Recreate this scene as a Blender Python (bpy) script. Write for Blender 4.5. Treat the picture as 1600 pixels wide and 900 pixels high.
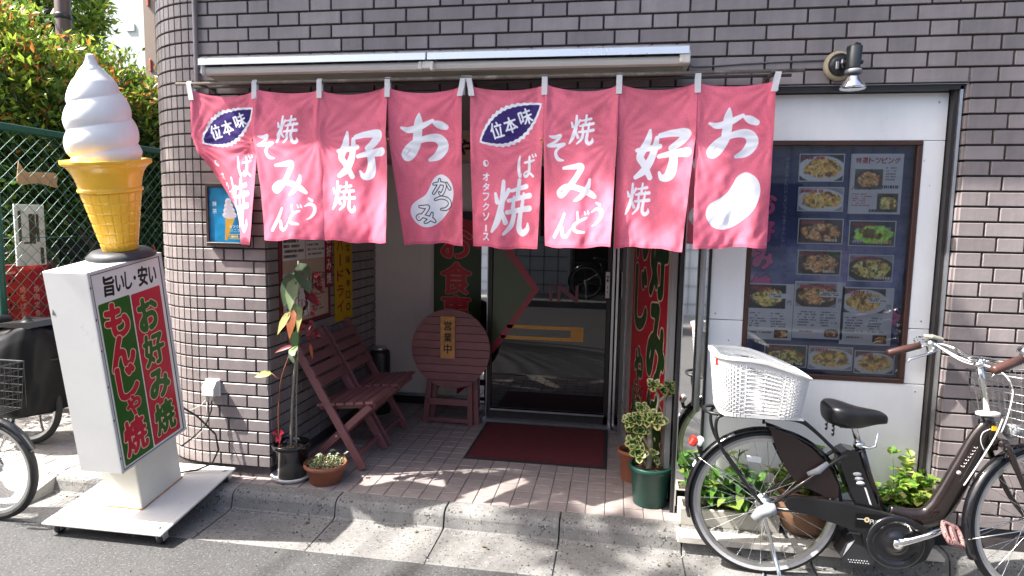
import bpy, math, random
import numpy as np
from mathutils import Vector, Matrix
for _o in list(bpy.data.objects): bpy.data.objects.remove(_o)
SC = bpy.context.scene; COL = SC.collection
random.seed(7); RNG = np.random.RandomState(7)
R_ = math.radians; PI = math.pi

# ------------------------------------------------------------------ camera
def basis(yaw, pitch, roll):
    cy, sy, cp, sp, cr, sr = math.cos(yaw), math.sin(yaw), math.cos(pitch), math.sin(pitch), math.cos(roll), math.sin(roll)
    fwd = Vector((-sy*cp, cy*cp, sp)); right = Vector((cy, sy, 0)); up = right.cross(fwd)
    return right*cr+up*sr, up*cr-right*sr, fwd
_r, _u, _f = basis(0.159190, -0.102098, 0.0177412)
cam = bpy.data.cameras.new('camera'); cam.sensor_width = 36; cam.lens = 36*988.393/1600
cam.clip_start = 0.05; cam.clip_end = 500
camo = bpy.data.objects.new('camera', cam); COL.objects.link(camo); SC.camera = camo
_m = Matrix((( _r.x,_u.x,-_f.x),(_r.y,_u.y,-_f.y),(_r.z,_u.z,-_f.z))).to_4x4(); _m.translation = Vector((0.315975,-3.251546,1.49)); camo.matrix_world = _m

# ------------------------------------------------------------------ sky, sun, exposure
SUN_A, SUN_B = 0.74, 0.25                      # sun travels (A, B, -1)
travel = Vector((SUN_A, SUN_B, -1)).normalized()
elev = math.asin(-travel.z); azim = math.atan2(-travel.x, -travel.y)   # clockwise from +Y
W = bpy.data.worlds.new('World'); SC.world = W; W.use_nodes = True
nt = W.node_tree; sky = nt.nodes.new('ShaderNodeTexSky'); sky.sky_type = 'NISHITA'; sky.sun_disc = False
sky.sun_elevation = elev; sky.sun_rotation = azim % (2*PI); sky.air_density = 1.0; sky.dust_density = 5.0; sky.ozone_density = 1.0
nt.links.new(sky.outputs[0], nt.nodes['Background'].inputs[0]); nt.nodes['Background'].inputs[1].default_value = 0.125
sl = bpy.data.lights.new('sun', 'SUN'); sl.energy = 5.0; sl.angle = R_(0.53); sl.color = (1.0, 0.96, 0.90)
so = bpy.data.objects.new('sun', sl); COL.objects.link(so); so.rotation_euler = travel.to_track_quat('-Z', 'Y').to_euler()
SC.view_settings.view_transform = 'Standard'; SC.view_settings.look = 'None'; SC.view_settings.gamma = 1.0; SC.view_settings.use_curve_mapping = False
SC.view_settings.exposure = 1.62
SC.render.engine = 'CYCLES'
SC.cycles.max_bounces = 10; SC.cycles.diffuse_bounces = 6; SC.cycles.glossy_bounces = 4; SC.cycles.transmission_bounces = 4
SC.cycles.use_denoising = True; SC.cycles.caustics_reflective = False; SC.cycles.caustics_refractive = False

# ------------------------------------------------------------------ mesh builder
class MB:
    def __init__(s): s.v = []; s.f = []; s.uv = []; s.sm = []; s.mi = []
    def add(s, verts, faces, smooth=False, uvs=None, mat=0, M=None):
        o = len(s.v)
        for p in verts:
            s.v.append(tuple(M @ Vector(p)) if M is not None else tuple(p))
        for i, f in enumerate(faces):
            s.f.append([k+o for k in f]); s.sm.append(smooth); s.mi.append(mat)
            s.uv.append(uvs[i] if uvs else [(0, 0)]*len(f))
        return s
    def box(s, c, size, rot=None, bev=0.0, mat=0, M=None):
        h = [x/2 for x in size]; c = Vector(c)
        T = Matrix.Translation(c) @ (rot.to_4x4() if rot is not None else Matrix.Identity(4))
        if M is not None: T = M @ T
        if bev <= 0:
            v = [(x*h[0], y*h[1], z*h[2]) for x in (-1,1) for y in (-1,1) for z in (-1,1)]
            f = [(0,1,3,2),(4,6,7,5),(0,4,5,1),(2,3,7,6),(0,2,6,4),(1,5,7,3)]
            return s.add(v, f, mat=mat, M=T)
        b = min(bev, *[x*.9 for x in h]); v = []; ix = {}
        for sx in (-1,1):
            for sy in (-1,1):
                for sz in (-1,1):
                    for a in range(3):
                        p = [sx*(h[0]-b), sy*(h[1]-b), sz*(h[2]-b)]; p[a] = (sx,sy,sz)[a]*h[a]
                        ix[(sx,sy,sz,a)] = len(v); v.append(p)
        f = []
        for a in range(3):
            q = [k for k in range(3) if k != a]
            for sg in (-1,1):
                loop = []
                for (i, j) in ((-1,-1),(1,-1),(1,1),(-1,1)):
                    k = [0,0,0]; k[a] = sg; k[q[0]] = i; k[q[1]] = j; loop.append(ix[(*k, a)])
                f.append(loop)
            for i in (-1,1):
                for j in (-1,1):
                    def key(w, ax):
                        k = [0,0,0]; k[a] = w; k[q[0]] = i; k[q[1]] = j; return ix[(*k, ax)]
                    f.append([key(-1,q[0]), key(1,q[0]), key(1,q[1]), key(-1,q[1])])
        for sx in (-1,1):
            for sy in (-1,1):
                for sz in (-1,1): f.append([ix[(sx,sy,sz,a)] for a in range(3)])
        g = []
        for lo in f:
            P = [Vector(v[k]) for k in lo]; n = (P[1]-P[0]).cross(P[2]-P[0]); cc = sum(P, Vector())/len(P)
            g.append(lo if n.dot(cc) > 0 else lo[::-1])
        return s.add(v, g, mat=mat, M=T)
    def tube(s, path, r, n=8, closed=False, cap=True, mat=0, flat=1.0, M=None):
        P = [Vector(p) for p in path]; m = len(P)
        rr = r if isinstance(r, (list, tuple)) else [r]*m
        T = []
        for i in range(m):
            a = P[(i-1) % m] if (closed or i > 0) else P[i]; b = P[(i+1) % m] if (closed or i < m-1) else P[i]
            d = (b-a); T.append(d.normalized() if d.length > 1e-9 else Vector((0,0,1)))
        ref = Vector((0,0,1)) if abs(T[0].z) < .9 else Vector((1,0,0))
        u = (ref - T[0]*ref.dot(T[0])).normalized(); V = []; F = []
        for i in range(m):
            u = (u - T[i]*u.dot(T[i]))
            u = u.normalized() if u.length > 1e-6 else T[i].orthogonal().normalized()
            w = T[i].cross(u)
            for k in range(n):
                a = 2*PI*k/n; V.append(P[i] + u*(math.cos(a)*rr[i]) + w*(math.sin(a)*rr[i]*flat))
        for i in range(m if closed else m-1):
            j = (i+1) % m
            for k in range(n): F.append([i*n+k, i*n+(k+1) % n, j*n+(k+1) % n, j*n+k])
        if cap and not closed:
            F.append(list(range(n))[::-1]); F.append([(m-1)*n+k for k in range(n)])
        return s.add(V, F, smooth=True, mat=mat, M=M)
    def lathe(s, prof, n=24, c=(0,0,0), mat=0, M=None, smooth=True, sy=1.0):
        V = []; F = []
        for r, z in prof:
            for k in range(n):
                a = 2*PI*k/n; V.append((c[0]+r*math.cos(a), c[1]+r*math.sin(a)*sy, c[2]+z))
        for i in range(len(prof)-1):
            for k in range(n): F.append([i*n+k, i*n+(k+1) % n, (i+1)*n+(k+1) % n, (i+1)*n+k])
        if prof[0][0] > 1e-5: F.append(list(range(n))[::-1])
        if prof[-1][0] > 1e-5: F.append([(len(prof)-1)*n+k for k in range(n)])
        return s.add(V, F, smooth=smooth, mat=mat, M=M)
    def quad(s, a, b, c, d, uv=((0,0),(1,0),(1,1),(0,1)), mat=0, M=None):
        return s.add([a,b,c,d], [[0,1,2,3]], uvs=[list(uv)], mat=mat, M=M)
    def grid(s, nu, nv, fn, smooth=True, mat=0, uvfn=None, M=None):
        V = [fn(i/nu, j/nv) for j in range(nv+1) for i in range(nu+1)]; F = []; U = []
        uvf = uvfn or (lambda a, b: (a, b))
        for j in range(nv):
            for i in range(nu):
                k = j*(nu+1)+i; F.append([k, k+1, k+nu+2, k+nu+1])
                U.append([uvf(i/nu, j/nv), uvf((i+1)/nu, j/nv), uvf((i+1)/nu, (j+1)/nv), uvf(i/nu, (j+1)/nv)])
        return s.add(V, F, smooth=smooth, uvs=U, mat=mat, M=M)
    def prism(s, poly, a, b, axis='y', mat=0, M=None, smooth=False):
        """poly: 2-D outline; extruded along axis from a to b"""
        def P(u, v, w): return {'y': (u, w, v), 'x': (w, u, v), 'z': (u, v, w)}[axis]
        n = len(poly); V = [P(u, v, a) for u, v in poly] + [P(u, v, b) for u, v in poly]
        F = [list(range(n)), list(range(n, 2*n))[::-1]]
        s.add(V, F, mat=mat, M=M)
        V2 = V; F2 = [[i, i+n, (i+1) % n+n, (i+1) % n] for i in range(n)]
        return s.add(V2, F2, mat=mat, M=M, smooth=smooth)
    def mesh(s, name, mats):
        me = bpy.data.meshes.new(name); me.from_pydata(s.v, [], s.f); 
        for m in (mats if isinstance(mats, (list, tuple)) else [mats]): me.materials.append(m)
        me.polygons.foreach_set('use_smooth', s.sm); me.polygons.foreach_set('material_index', s.mi)
        ul = me.uv_layers.new(name='UVMap'); ul.data.foreach_set('uv', [c for f in s.uv for p in f for c in p])
        me.update(); return me
    def build(s, name, mats, parent=None, label=None, kind=None, fixn=True):
        me = s.mesh(name, mats)
        o = bpy.data.objects.new(name, me); COL.objects.link(o)
        if parent is not None: o.parent = parent
        if fixn: fix_normals(me)
        if label: o['label'] = label
        if kind: o['kind'] = kind
        return o

import bmesh
def fix_normals(me):
    bm = bmesh.new(); bm.from_mesh(me); bmesh.ops.recalc_face_normals(bm, faces=bm.faces); bm.to_mesh(me); bm.free()

def tag(o, label=None, cat=None, group=None, kind=None):
    if label: o['label'] = label
    if cat: o['category'] = cat
    if group: o['group'] = group
    if kind: o['kind'] = kind
    return o
def thing(name, label, cat, loc=(0,0,0), rot=(0,0,0), group=None):
    o = bpy.data.objects.new(name, None); COL.objects.link(o); o.empty_display_size = .1
    o.location = loc; o.rotation_euler = rot
    return tag(o, label, cat, group)
def off(root):        # world -> root-local matrix, for parts described in world coordinates
    return (Matrix.Translation(root.location) @ root.rotation_euler.to_matrix().to_4x4()).inverted()
def instance(mesh, name, parent=None, M=None):
    o = bpy.data.objects.new(name, mesh); COL.objects.link(o)
    if parent is not None: o.parent = parent
    if M is not None: o.matrix_basis = M
    return o
def copy_tree(src, loc, rotz):
    r = src.copy(); COL.objects.link(r); r.location = loc; r.rotation_euler = (0, 0, rotz)
    for c in src.children:
        d = c.copy(); COL.objects.link(d); d.parent = r
        for g in c.children:
            e = g.copy(); COL.objects.link(e); e.parent = d
    return r

# ------------------------------------------------------------------ materials
def srgb(r, g, b):
    f = lambda c: (c/12.92 if c <= .04045 else ((c+.055)/1.055)**2.4)
    return tuple(f(x/255) for x in (r, g, b))
_mats = {}
def mat(name, col=(.5,.5,.5), rough=.5, metal=0.0, var=0.0, vs=8.0, bump=0.0, bs=60.0, rand=0.0, spec=.5, speck=None, ior=None, coat=0.0, dirt=None, sub=0.0, sheen=0.0, streak=False, grime=0.0):
    """principled material with noise-driven tone, fine relief, speckle and dirt"""
    if name in _mats: return _mats[name]
    m = bpy.data.materials.new(name); m.use_nodes = True; N = m.node_tree.nodes; L = m.node_tree.links; b = N['Principled BSDF']
    b.inputs['Roughness'].default_value = rough; b.inputs['Metallic'].default_value = metal
    b.inputs['Specular IOR Level'].default_value = spec
    if ior: b.inputs['IOR'].default_value = ior
    if coat: b.inputs['Coat Weight'].default_value = coat; b.inputs['Coat Roughness'].default_value = .06
    if sheen: b.inputs['Sheen Weight'].default_value = sheen
    tc = N.new('ShaderNodeTexCoord'); src = None
    def rgb(c): 
        n = N.new('ShaderNodeRGB'); n.outputs[0].default_value = (*c, 1); return n.outputs[0]
    cur = rgb(col)
    def scale(cur, fac_sock):
        n = N.new('ShaderNodeMix'); n.data_type = 'RGBA'; n.blend_type = 'MULTIPLY'; n.inputs[0].default_value = 1
        L.new(cur, n.inputs[6]); L.new(fac_sock, n.inputs[7]); return n.outputs[2]
    coord = tc.outputs['Object']
    if var > 0:
        nz = N.new('ShaderNodeTexNoise'); nz.inputs['Scale'].default_value = vs; nz.inputs['Detail'].default_value = 6; nz.inputs['Roughness'].default_value = .65
        if streak:
            mp = N.new('ShaderNodeMapping'); mp.inputs['Scale'].default_value = (1, 1, .12); L.new(coord, mp.inputs[0]); L.new(mp.outputs[0], nz.inputs[0])
        else: L.new(coord, nz.inputs[0])
        mr = N.new('ShaderNodeMapRange'); mr.inputs[1].default_value = .25; mr.inputs[2].default_value = .75
        mr.inputs[3].default_value = 1-var; mr.inputs[4].default_value = 1+var; L.new(nz.outputs[0], mr.inputs[0]); cur = scale(cur, mr.outputs[0])
        mr2 = N.new('ShaderNodeMapRange'); mr2.inputs[3].default_value = max(0, rough-.12); mr2.inputs[4].default_value = min(1, rough+.12); L.new(nz.outputs[0], mr2.inputs[0]); L.new(mr2.outputs[0], b.inputs['Roughness'])
    if rand > 0:
        oi = N.new('ShaderNodeObjectInfo'); mr = N.new('ShaderNodeMapRange'); mr.inputs[3].default_value = 1-rand; mr.inputs[4].default_value = 1+rand
        L.new(oi.outputs['Random'], mr.inputs[0]); cur = scale(cur, mr.outputs[0])
    if grime > 0:                # drips and soot that run across neighbouring pieces
        ge = N.new('ShaderNodeNewGeometry')
        for (sc3, am) in (((2.2, 2.2, .35), grime), ((9, 9, 1.2), grime*.6), ((1.1, 1.1, 1.1), grime*.7)):
            mp = N.new('ShaderNodeMapping'); mp.inputs['Scale'].default_value = sc3; L.new(ge.outputs['Position'], mp.inputs[0])
            nz = N.new('ShaderNodeTexNoise'); nz.inputs['Scale'].default_value = 1.6; nz.inputs['Detail'].default_value = 7; nz.inputs['Roughness'].default_value = .68; L.new(mp.outputs[0], nz.inputs[0])
            mr = N.new('ShaderNodeMapRange'); mr.inputs[1].default_value = .3; mr.inputs[2].default_value = .72; mr.inputs[3].default_value = 1+am*.5; mr.inputs[4].default_value = 1-am; L.new(nz.outputs[0], mr.inputs[0]); cur = scale(cur, mr.outputs[0])
    for sp in (speck or []):     # (scale, threshold, colour)
        nz = N.new('ShaderNodeTexNoise'); nz.inputs['Scale'].default_value = sp[0]; nz.inputs['Detail'].default_value = 2; L.new(coord, nz.inputs[0])
        mr = N.new('ShaderNodeMapRange'); mr.inputs[1].default_value = sp[1]; mr.inputs[2].default_value = sp[1]+.05; L.new(nz.outputs[0], mr.inputs[0])
        n = N.new('ShaderNodeMix'); n.data_type = 'RGBA'; L.new(mr.outputs[0], n.inputs[0]); L.new(cur, n.inputs[6]); n.inputs[7].default_value = (*sp[2], 1); cur = n.outputs[2]
    if dirt:                     # (scale, threshold, colour, amount)
        nz = N.new('ShaderNodeTexNoise'); nz.inputs['Scale'].default_value = dirt[0]; nz.inputs['Detail'].default_value = 9; nz.inputs['Roughness'].default_value = .7; L.new(coord, nz.inputs[0])
        mr = N.new('ShaderNodeMapRange'); mr.inputs[1].default_value = dirt[1]; mr.inputs[2].default_value = dirt[1]+.16; mr.inputs[4].default_value = dirt[3]; L.new(nz.outputs[0], mr.inputs[0])
        n = N.new('ShaderNodeMix'); n.data_type = 'RGBA'; L.new(mr.outputs[0], n.inputs[0]); L.new(cur, n.inputs[6]); n.inputs[7].default_value = (*dirt[2], 1); cur = n.outputs[2]
    L.new(cur, b.inputs['Base Color'])
    if bump > 0:
        nz = N.new('ShaderNodeTexNoise'); nz.inputs['Scale'].default_value = bs; nz.inputs['Detail'].default_value = 4; L.new(coord, nz.inputs[0])
        bp = N.new('ShaderNodeBump'); bp.inputs['Strength'].default_value = bump; bp.inputs['Distance'].default_value = .004; L.new(nz.outputs[0], bp.inputs['Height']); L.new(bp.outputs[0], b.inputs['Normal'])
    _mats[name] = m; return m
def leafmat(name, col, var=.25, rough=.42, trans=.35, vein=None):
    if name in _mats: return _mats[name]
    m = mat(name, col, rough, var=var, vs=9, rand=.12); N = m.node_tree.nodes; L = m.node_tree.links
    b = N['Principled BSDF']; t = N.new('ShaderNodeBsdfTranslucent'); mx = N.new('ShaderNodeMixShader'); mx.inputs[0].default_value = trans
    src = b.inputs['Base Color'].links[0].from_socket; L.new(src, t.inputs[0])
    L.new(b.outputs[0], mx.inputs[1]); L.new(t.outputs[0], mx.inputs[2]); L.new(mx.outputs[0], N['Material Output'].inputs[0]); return m

# ------------------------------------------------------------------ printed matter (lettering drawn from font outlines into images made here)
_gl = {}
def glyph(ch):
    if ch not in _gl:
        cu = bpy.data.curves.new('t', 'FONT'); cu.body = ch; cu.size = 1; cu.resolution_u = 4; cu.align_x = 'CENTER'
        ob = bpy.data.objects.new('t', cu); COL.objects.link(ob); dg = bpy.context.evaluated_depsgraph_get()
        ev = ob.evaluated_get(dg); me = ev.to_mesh(); me.calc_loop_triangles()
        v = np.array([x.co[:2] for x in me.vertices]).reshape(-1, 2); f = np.array([x.vertices[:] for x in me.loop_triangles], int).reshape(-1, 3)
        ev.to_mesh_clear(); bpy.data.objects.remove(ob); bpy.data.curves.remove(cu)
        if len(v):
            lo, hi = v.min(0), v.max(0); v = (v-(lo+hi)/2); _gl[ch] = (v, f, hi-lo)
        else: _gl[ch] = (np.zeros((0, 2)), f, np.array([.3, .3]))
    return _gl[ch]
def raster(T, H, Wd):
    m = np.zeros((H, Wd), np.float32)
    for t in T:
        x0, y0 = np.floor(t.min(0)).astype(int); x1, y1 = np.ceil(t.max(0)).astype(int)
        x0, y0, x1, y1 = max(x0, 0), max(y0, 0), min(x1, Wd-1), min(y1, H-1)
        if x1 < x0 or y1 < y0: continue
        X = np.arange(x0, x1+1)+.5; Y = (np.arange(y0, y1+1)+.5)[:, None]
        (ax, ay), (bx, by), (cx, cy) = t
        e0 = (bx-ax)*(Y-ay)-(by-ay)*(X-ax); e1 = (cx-bx)*(Y-by)-(cy-by)*(X-bx); e2 = (ax-cx)*(Y-cy)-(ay-cy)*(X-cx)
        ins = ((e0 >= 0) & (e1 >= 0) & (e2 >= 0)) | ((e0 <= 0) & (e1 <= 0) & (e2 <= 0))
        m[y0:y1+1, x0:x1+1] = np.maximum(m[y0:y1+1, x0:x1+1], ins)
    return m
def blur(a, s):
    if s <= 0: return a
    r = int(3*s)+1; k = np.exp(-.5*(np.arange(-r, r+1)/s)**2); k /= k.sum()
    f = lambda q: np.apply_along_axis(lambda w: np.convolve(w, k, 'same'), 0, q)
    return f(f(a).T).T
def noise2(H, Wd, cell, rng, octv=3):
    out = np.zeros((H, Wd)); amp = 1; tot = 0
    for o in range(octv):
        c = max(2, cell/2**o); h, w = int(H/c)+3, int(Wd/c)+3; g = rng.rand(h, w)
        y = np.arange(H)/c; x = np.arange(Wd)/c; y0 = y.astype(int); x0 = x.astype(int); fy = (y-y0)[:, None]; fx = (x-x0)[None]
        fy = fy*fy*(3-2*fy); fx = fx*fx*(3-2*fx)
        v = g[y0][:, x0]*(1-fy)*(1-fx)+g[y0+1][:, x0]*fy*(1-fx)+g[y0][:, x0+1]*(1-fy)*fx+g[y0+1][:, x0+1]*fy*fx
        out += v*amp; tot += amp; amp *= .5
    return out/tot
BRUSH = {
 'お': [[(.04,.30,.05),(.2,.34,.12),(.45,.27,.13),(.70,.16,.07)],[(.43,.0,.03),(.41,.18,.15),(.38,.45,.17),(.33,.65,.15),(.2,.84,.14),(.08,.90,.13),(.05,.80,.10),(.25,.62,.11),(.55,.52,.13),(.80,.53,.18),(.90,.68,.21),(.78,.87,.17),(.58,.95,.07)],[(.70,.18,.03),(.84,.25,.15),(.97,.31,.11)]],
 '好': [[(.21,.0,.05),(.18,.25,.13),(.07,.55,.14),(.16,.70,.13),(.32,.95,.10)],[(.36,.15,.08),(.32,.5,.13),(.20,.8,.14),(.02,.98,.08)],[(.0,.44,.08),(.2,.38,.11),(.43,.32,.10)],[(.42,.10,.10),(.65,.05,.13),(.90,.05,.17),(.86,.18,.15),(.68,.35,.12)],[(.68,.34,.11),(.75,.6,.15),(.72,.88,.18),(.58,.95,.11),(.50,.84,.05)],[(.45,.52,.08),(.7,.46,.12),(.98,.42,.17)]],
 '焼': [[(.06,.28,.07),(.12,.42,.11)],[(.40,.18,.10),(.31,.35,.07)],[(.25,.03,.08),(.25,.4,.13),(.16,.75,.14),(.02,.98,.06)],[(.24,.55,.08),(.37,.76,.12)],[(.48,.19,.07),(.85,.11,.11)],[(.66,.0,.08),(.64,.33,.10)],[(.42,.37,.08),(.96,.27,.12)],[(.55,.30,.06),(.54,.50,.09)],[(.80,.24,.06),(.78,.46,.09)],[(.40,.58,.09),(.98,.50,.13)],[(.58,.58,.09),(.53,.8,.11),(.34,.98,.06)],[(.76,.56,.10),(.74,.85,.13),(.85,.95,.14),(.98,.88,.12),(.98,.77,.04)]],
 'み': [[(.15,.13,.08),(.4,.1,.14),(.6,.08,.16),(.5,.35,.15),(.3,.65,.15),(.12,.85,.14),(.04,.75,.10),(.2,.62,.12),(.5,.65,.14),(.8,.75,.17),(.98,.88,.10)],[(.83,.42,.07),(.78,.65,.14),(.63,.88,.13),(.48,.99,.05)]],
 'そ': [[(.2,.08,.09),(.45,.10,.15),(.75,.04,.13),(.5,.25,.12),(.08,.43,.11),(.5,.40,.15),(.92,.35,.13),(.6,.50,.12),(.45,.68,.14),(.55,.88,.17),(.82,.95,.08)]],
 'ば': [[(.15,.1,.08),(.1,.5,.15),(.2,.92,.13),(.28,.8,.04)],[(.42,.36,.09),(.7,.32,.13),(.92,.26,.08)],[(.66,.12,.10),(.68,.5,.14),(.66,.8,.14),(.5,.93,.13),(.42,.82,.10),(.6,.72,.11),(.92,.92,.11)],[(.80,.04,.06),(.87,.14,.10)],[(.95,.0,.05),(1.0,.09,.09)]],
 'う': [[(.33,.04,.09),(.62,.14,.15)],[(.1,.43,.07),(.45,.30,.16),(.8,.38,.20),(.82,.65,.19),(.55,.9,.13),(.28,1.0,.04)]],
 'ど': [[(.3,.1,.09),(.38,.42,.15)],[(.86,.3,.10),(.45,.5,.14),(.18,.75,.16),(.35,.93,.17),(.84,.92,.11)],[(.70,.04,.06),(.77,.14,.10)],[(.88,.0,.06),(.95,.1,.09)]],
 'ん': [[(.55,.02,.10),(.4,.4,.15),(.1,.95,.14),(.35,.55,.12),(.5,.6,.14),(.55,.85,.16),(.75,.9,.14),(1.0,.58,.05)]],
 'か': [[(.08,.36,.08),(.4,.28,.13),(.66,.30,.14),(.64,.62,.13),(.5,.92,.12),(.38,.82,.05)],[(.36,.06,.08),(.32,.4,.12),(.1,.9,.09)],[(.76,.2,.07),(.95,.46,.13)]],
 'つ': [[(.04,.35,.08),(.4,.18,.13),(.8,.22,.16),(.92,.5,.16),(.7,.82,.13),(.4,.92,.06)]],
}
class Cv:
    def __init__(s, Wd, H, bg): s.W, s.H = Wd, H; s.a = np.ones((H, Wd, 3), np.float32)*(np.array(bg)/255.); s.rng = np.random.RandomState(Wd*7+H)
    def comp(s, m, col, x0=0, y0=0):
        h, w = m.shape; X0, Y0 = max(x0, 0), max(y0, 0); X1, Y1 = min(x0+w, s.W), min(y0+h, s.H)
        if X1 <= X0 or Y1 <= Y0: return
        k = m[Y0-y0:Y1-y0, X0-x0:X1-x0, None]
        c = np.array(col)/255. if not (isinstance(col, np.ndarray) and col.ndim == 3) else col[Y0-y0:Y1-y0, X0-x0:X1-x0]
        s.a[Y0:Y1, X0:X1] = s.a[Y0:Y1, X0:X1]*(1-k)+c*k
    def rect(s, x0, y0, x1, y1, col):
        s.a[max(0, int(round(y0))):max(0, int(round(y1))), max(0, int(round(x0))):max(0, int(round(x1)))] = np.array(col)/255.
    def poly(s, pts, col, soft=0):
        P = np.array(pts, float); x0, y0 = np.floor(P.min(0)).astype(int)-3; x1, y1 = np.ceil(P.max(0)).astype(int)+3
        H, Wd = (y1-y0)*2, (x1-x0)*2; Q = (P-[x0, y0])*2
        X = np.arange(Wd)+.5; Y = (np.arange(H)+.5)[:, None]; ins = np.zeros((H, Wd), bool)
        for (ax, ay), (bx, by) in zip(Q, np.roll(Q, -1, 0)):
            if ay == by: continue
            c = ((ay > Y) != (by > Y)) & (X < (bx-ax)*(Y-ay)/(by-ay)+ax); ins ^= c
        m = ins.astype(np.float32).reshape(H//2, 2, Wd//2, 2).mean((1, 3))
        if soft: m = blur(m, soft)
        s.comp(m, col, x0, y0); return s
    def ell(s, cx, cy, rx, ry, col, rot=0, soft=0):
        t = np.linspace(0, 2*PI, 48, endpoint=False); c, q = math.cos(rot), math.sin(rot)
        return s.poly([(cx+rx*math.cos(a)*c-ry*math.sin(a)*q, cy+rx*math.cos(a)*q+ry*math.sin(a)*c) for a in t], col, soft)
    def ch(s, c, cx, cy, w, h=None, col=(255,255,255), rot=0, bold=.0, th=.2, outline=None, oc=(255,255,255), rough=0, fit=True, grow=0):
        """one character fitted to a w x h box; bold blurs and re-cuts the outline so strokes turn thick and round"""
        v, f, sz = glyph(c)
        if not len(v): return
        h = h or w
        sx, sy = (w/max(sz[0], .25), h/max(sz[1], .25)) if fit else (w, h)
        P = np.stack([v[:, 0]*sx, -v[:, 1]*sy], 1); ca, sa = math.cos(rot), math.sin(rot)
        P = np.stack([P[:, 0]*ca-P[:, 1]*sa, P[:, 0]*sa+P[:, 1]*ca], 1)
        pad = int(max(w, h)*.3)+6; x0, y0 = int(cx-max(w, h)*.75)-pad, int(cy-max(w, h)*.75)-pad; n = int(max(w, h)*1.5)+2*pad
        T = ((P+[cx-x0, cy-y0])*2)[f]; m = raster(T, n*2, n*2)
        S = min(w, h)*2
        if bold > 0:
            b = blur(m, bold*S); t0 = th
            if rough: t0 = th+(noise2(n*2, n*2, S*.16, s.rng)-.5)*rough
            core = np.clip((b-t0)/.04+.5, 0, 1)
        else: core = m
        if outline:
            e = blur(core, outline*S); e = np.clip((e-.06)/.05+.5, 0, 1)
            s.comp(e.reshape(n, 2, n, 2).mean((1, 3)), oc, x0, y0)
        s.comp(core.reshape(n, 2, n, 2).mean((1, 3)), col, x0, y0)
    def brush(s, c, cx, cy, w, h, col=(255,255,255), rot=0, fat=1.0, outline=0, oc=(28,24,30)):
        """a brush-written character: strokes of varying width from BRUSH"""
        n = int(max(w, h)*1.5)+24; x0, y0 = int(cx)-n//2, int(cy)-n//2; m = np.zeros((n, n), np.float32); mo = np.zeros((n, n), np.float32); S = (w+h)/2
        yy, xx = np.mgrid[0:n, 0:n]+.5; ca, sa = math.cos(rot), math.sin(rot)
        for st in BRUSH[c]:
            P = [np.array(p, float) for p in st]
            for i in range(len(P)-1):
                p0, p1, p2, p3 = P[max(i-1, 0)], P[i], P[i+1], P[min(i+2, len(P)-1)]
                k = max(4, int(np.hypot((p2[0]-p1[0])*w, (p2[1]-p1[1])*h)/2.2))
                for j in range(k+1):
                    t = j/k; q = .5*((2*p1)+(p2-p0)*t+(2*p0-5*p1+4*p2-p3)*t*t+(3*p1-p0-3*p2+p3)*t**3)
                    u, v = (q[0]-.5)*w, (q[1]-.5)*h; px, py = cx-x0+u*ca-v*sa, cy-y0+u*sa+v*ca; r = max(.5, q[2]*.5*S*fat)
                    a_, b_ = int(max(0, px-r-outline-2)), int(min(n, px+r+outline+3)); c_, d_ = int(max(0, py-r-outline-2)), int(min(n, py+r+outline+3))
                    D = np.hypot(xx[c_:d_, a_:b_]-px, (yy[c_:d_, a_:b_]-py))
                    m[c_:d_, a_:b_] = np.maximum(m[c_:d_, a_:b_], np.clip(r-D+.5, 0, 1))
                    if outline: mo[c_:d_, a_:b_] = np.maximum(mo[c_:d_, a_:b_], np.clip(r+outline-D+.5, 0, 1))
        if outline: s.comp(mo, oc, x0, y0)
        s.comp(m, col, x0, y0)
    def lines(s, x0, y0, x1, y1, n, col, seed=0, fill=.75, hh=.45):
        """rows of tiny print, too small to read in the photograph"""
        r = np.random.RandomState(seed); dy = (y1-y0)/n
        for i in range(n):
            x = x0; end = x0+(x1-x0)*r.uniform(.55, 1)
            while x < end:
                w = r.uniform(1.5, 6)
                if r.rand() < fill: s.rect(x, y0+dy*i, min(x+w, x1), y0+dy*(i+hh), col)
                x += w+r.uniform(.6, 2)
    def image(s, name):
        im = bpy.data.images.new(name, s.W, s.H); b = np.ones((s.H, s.W, 4), np.float32); b[:, :, :3] = np.clip(s.a[::-1], 0, 1)
        im.pixels.foreach_set(b.ravel()); im.update(); im.pack(); return im
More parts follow.
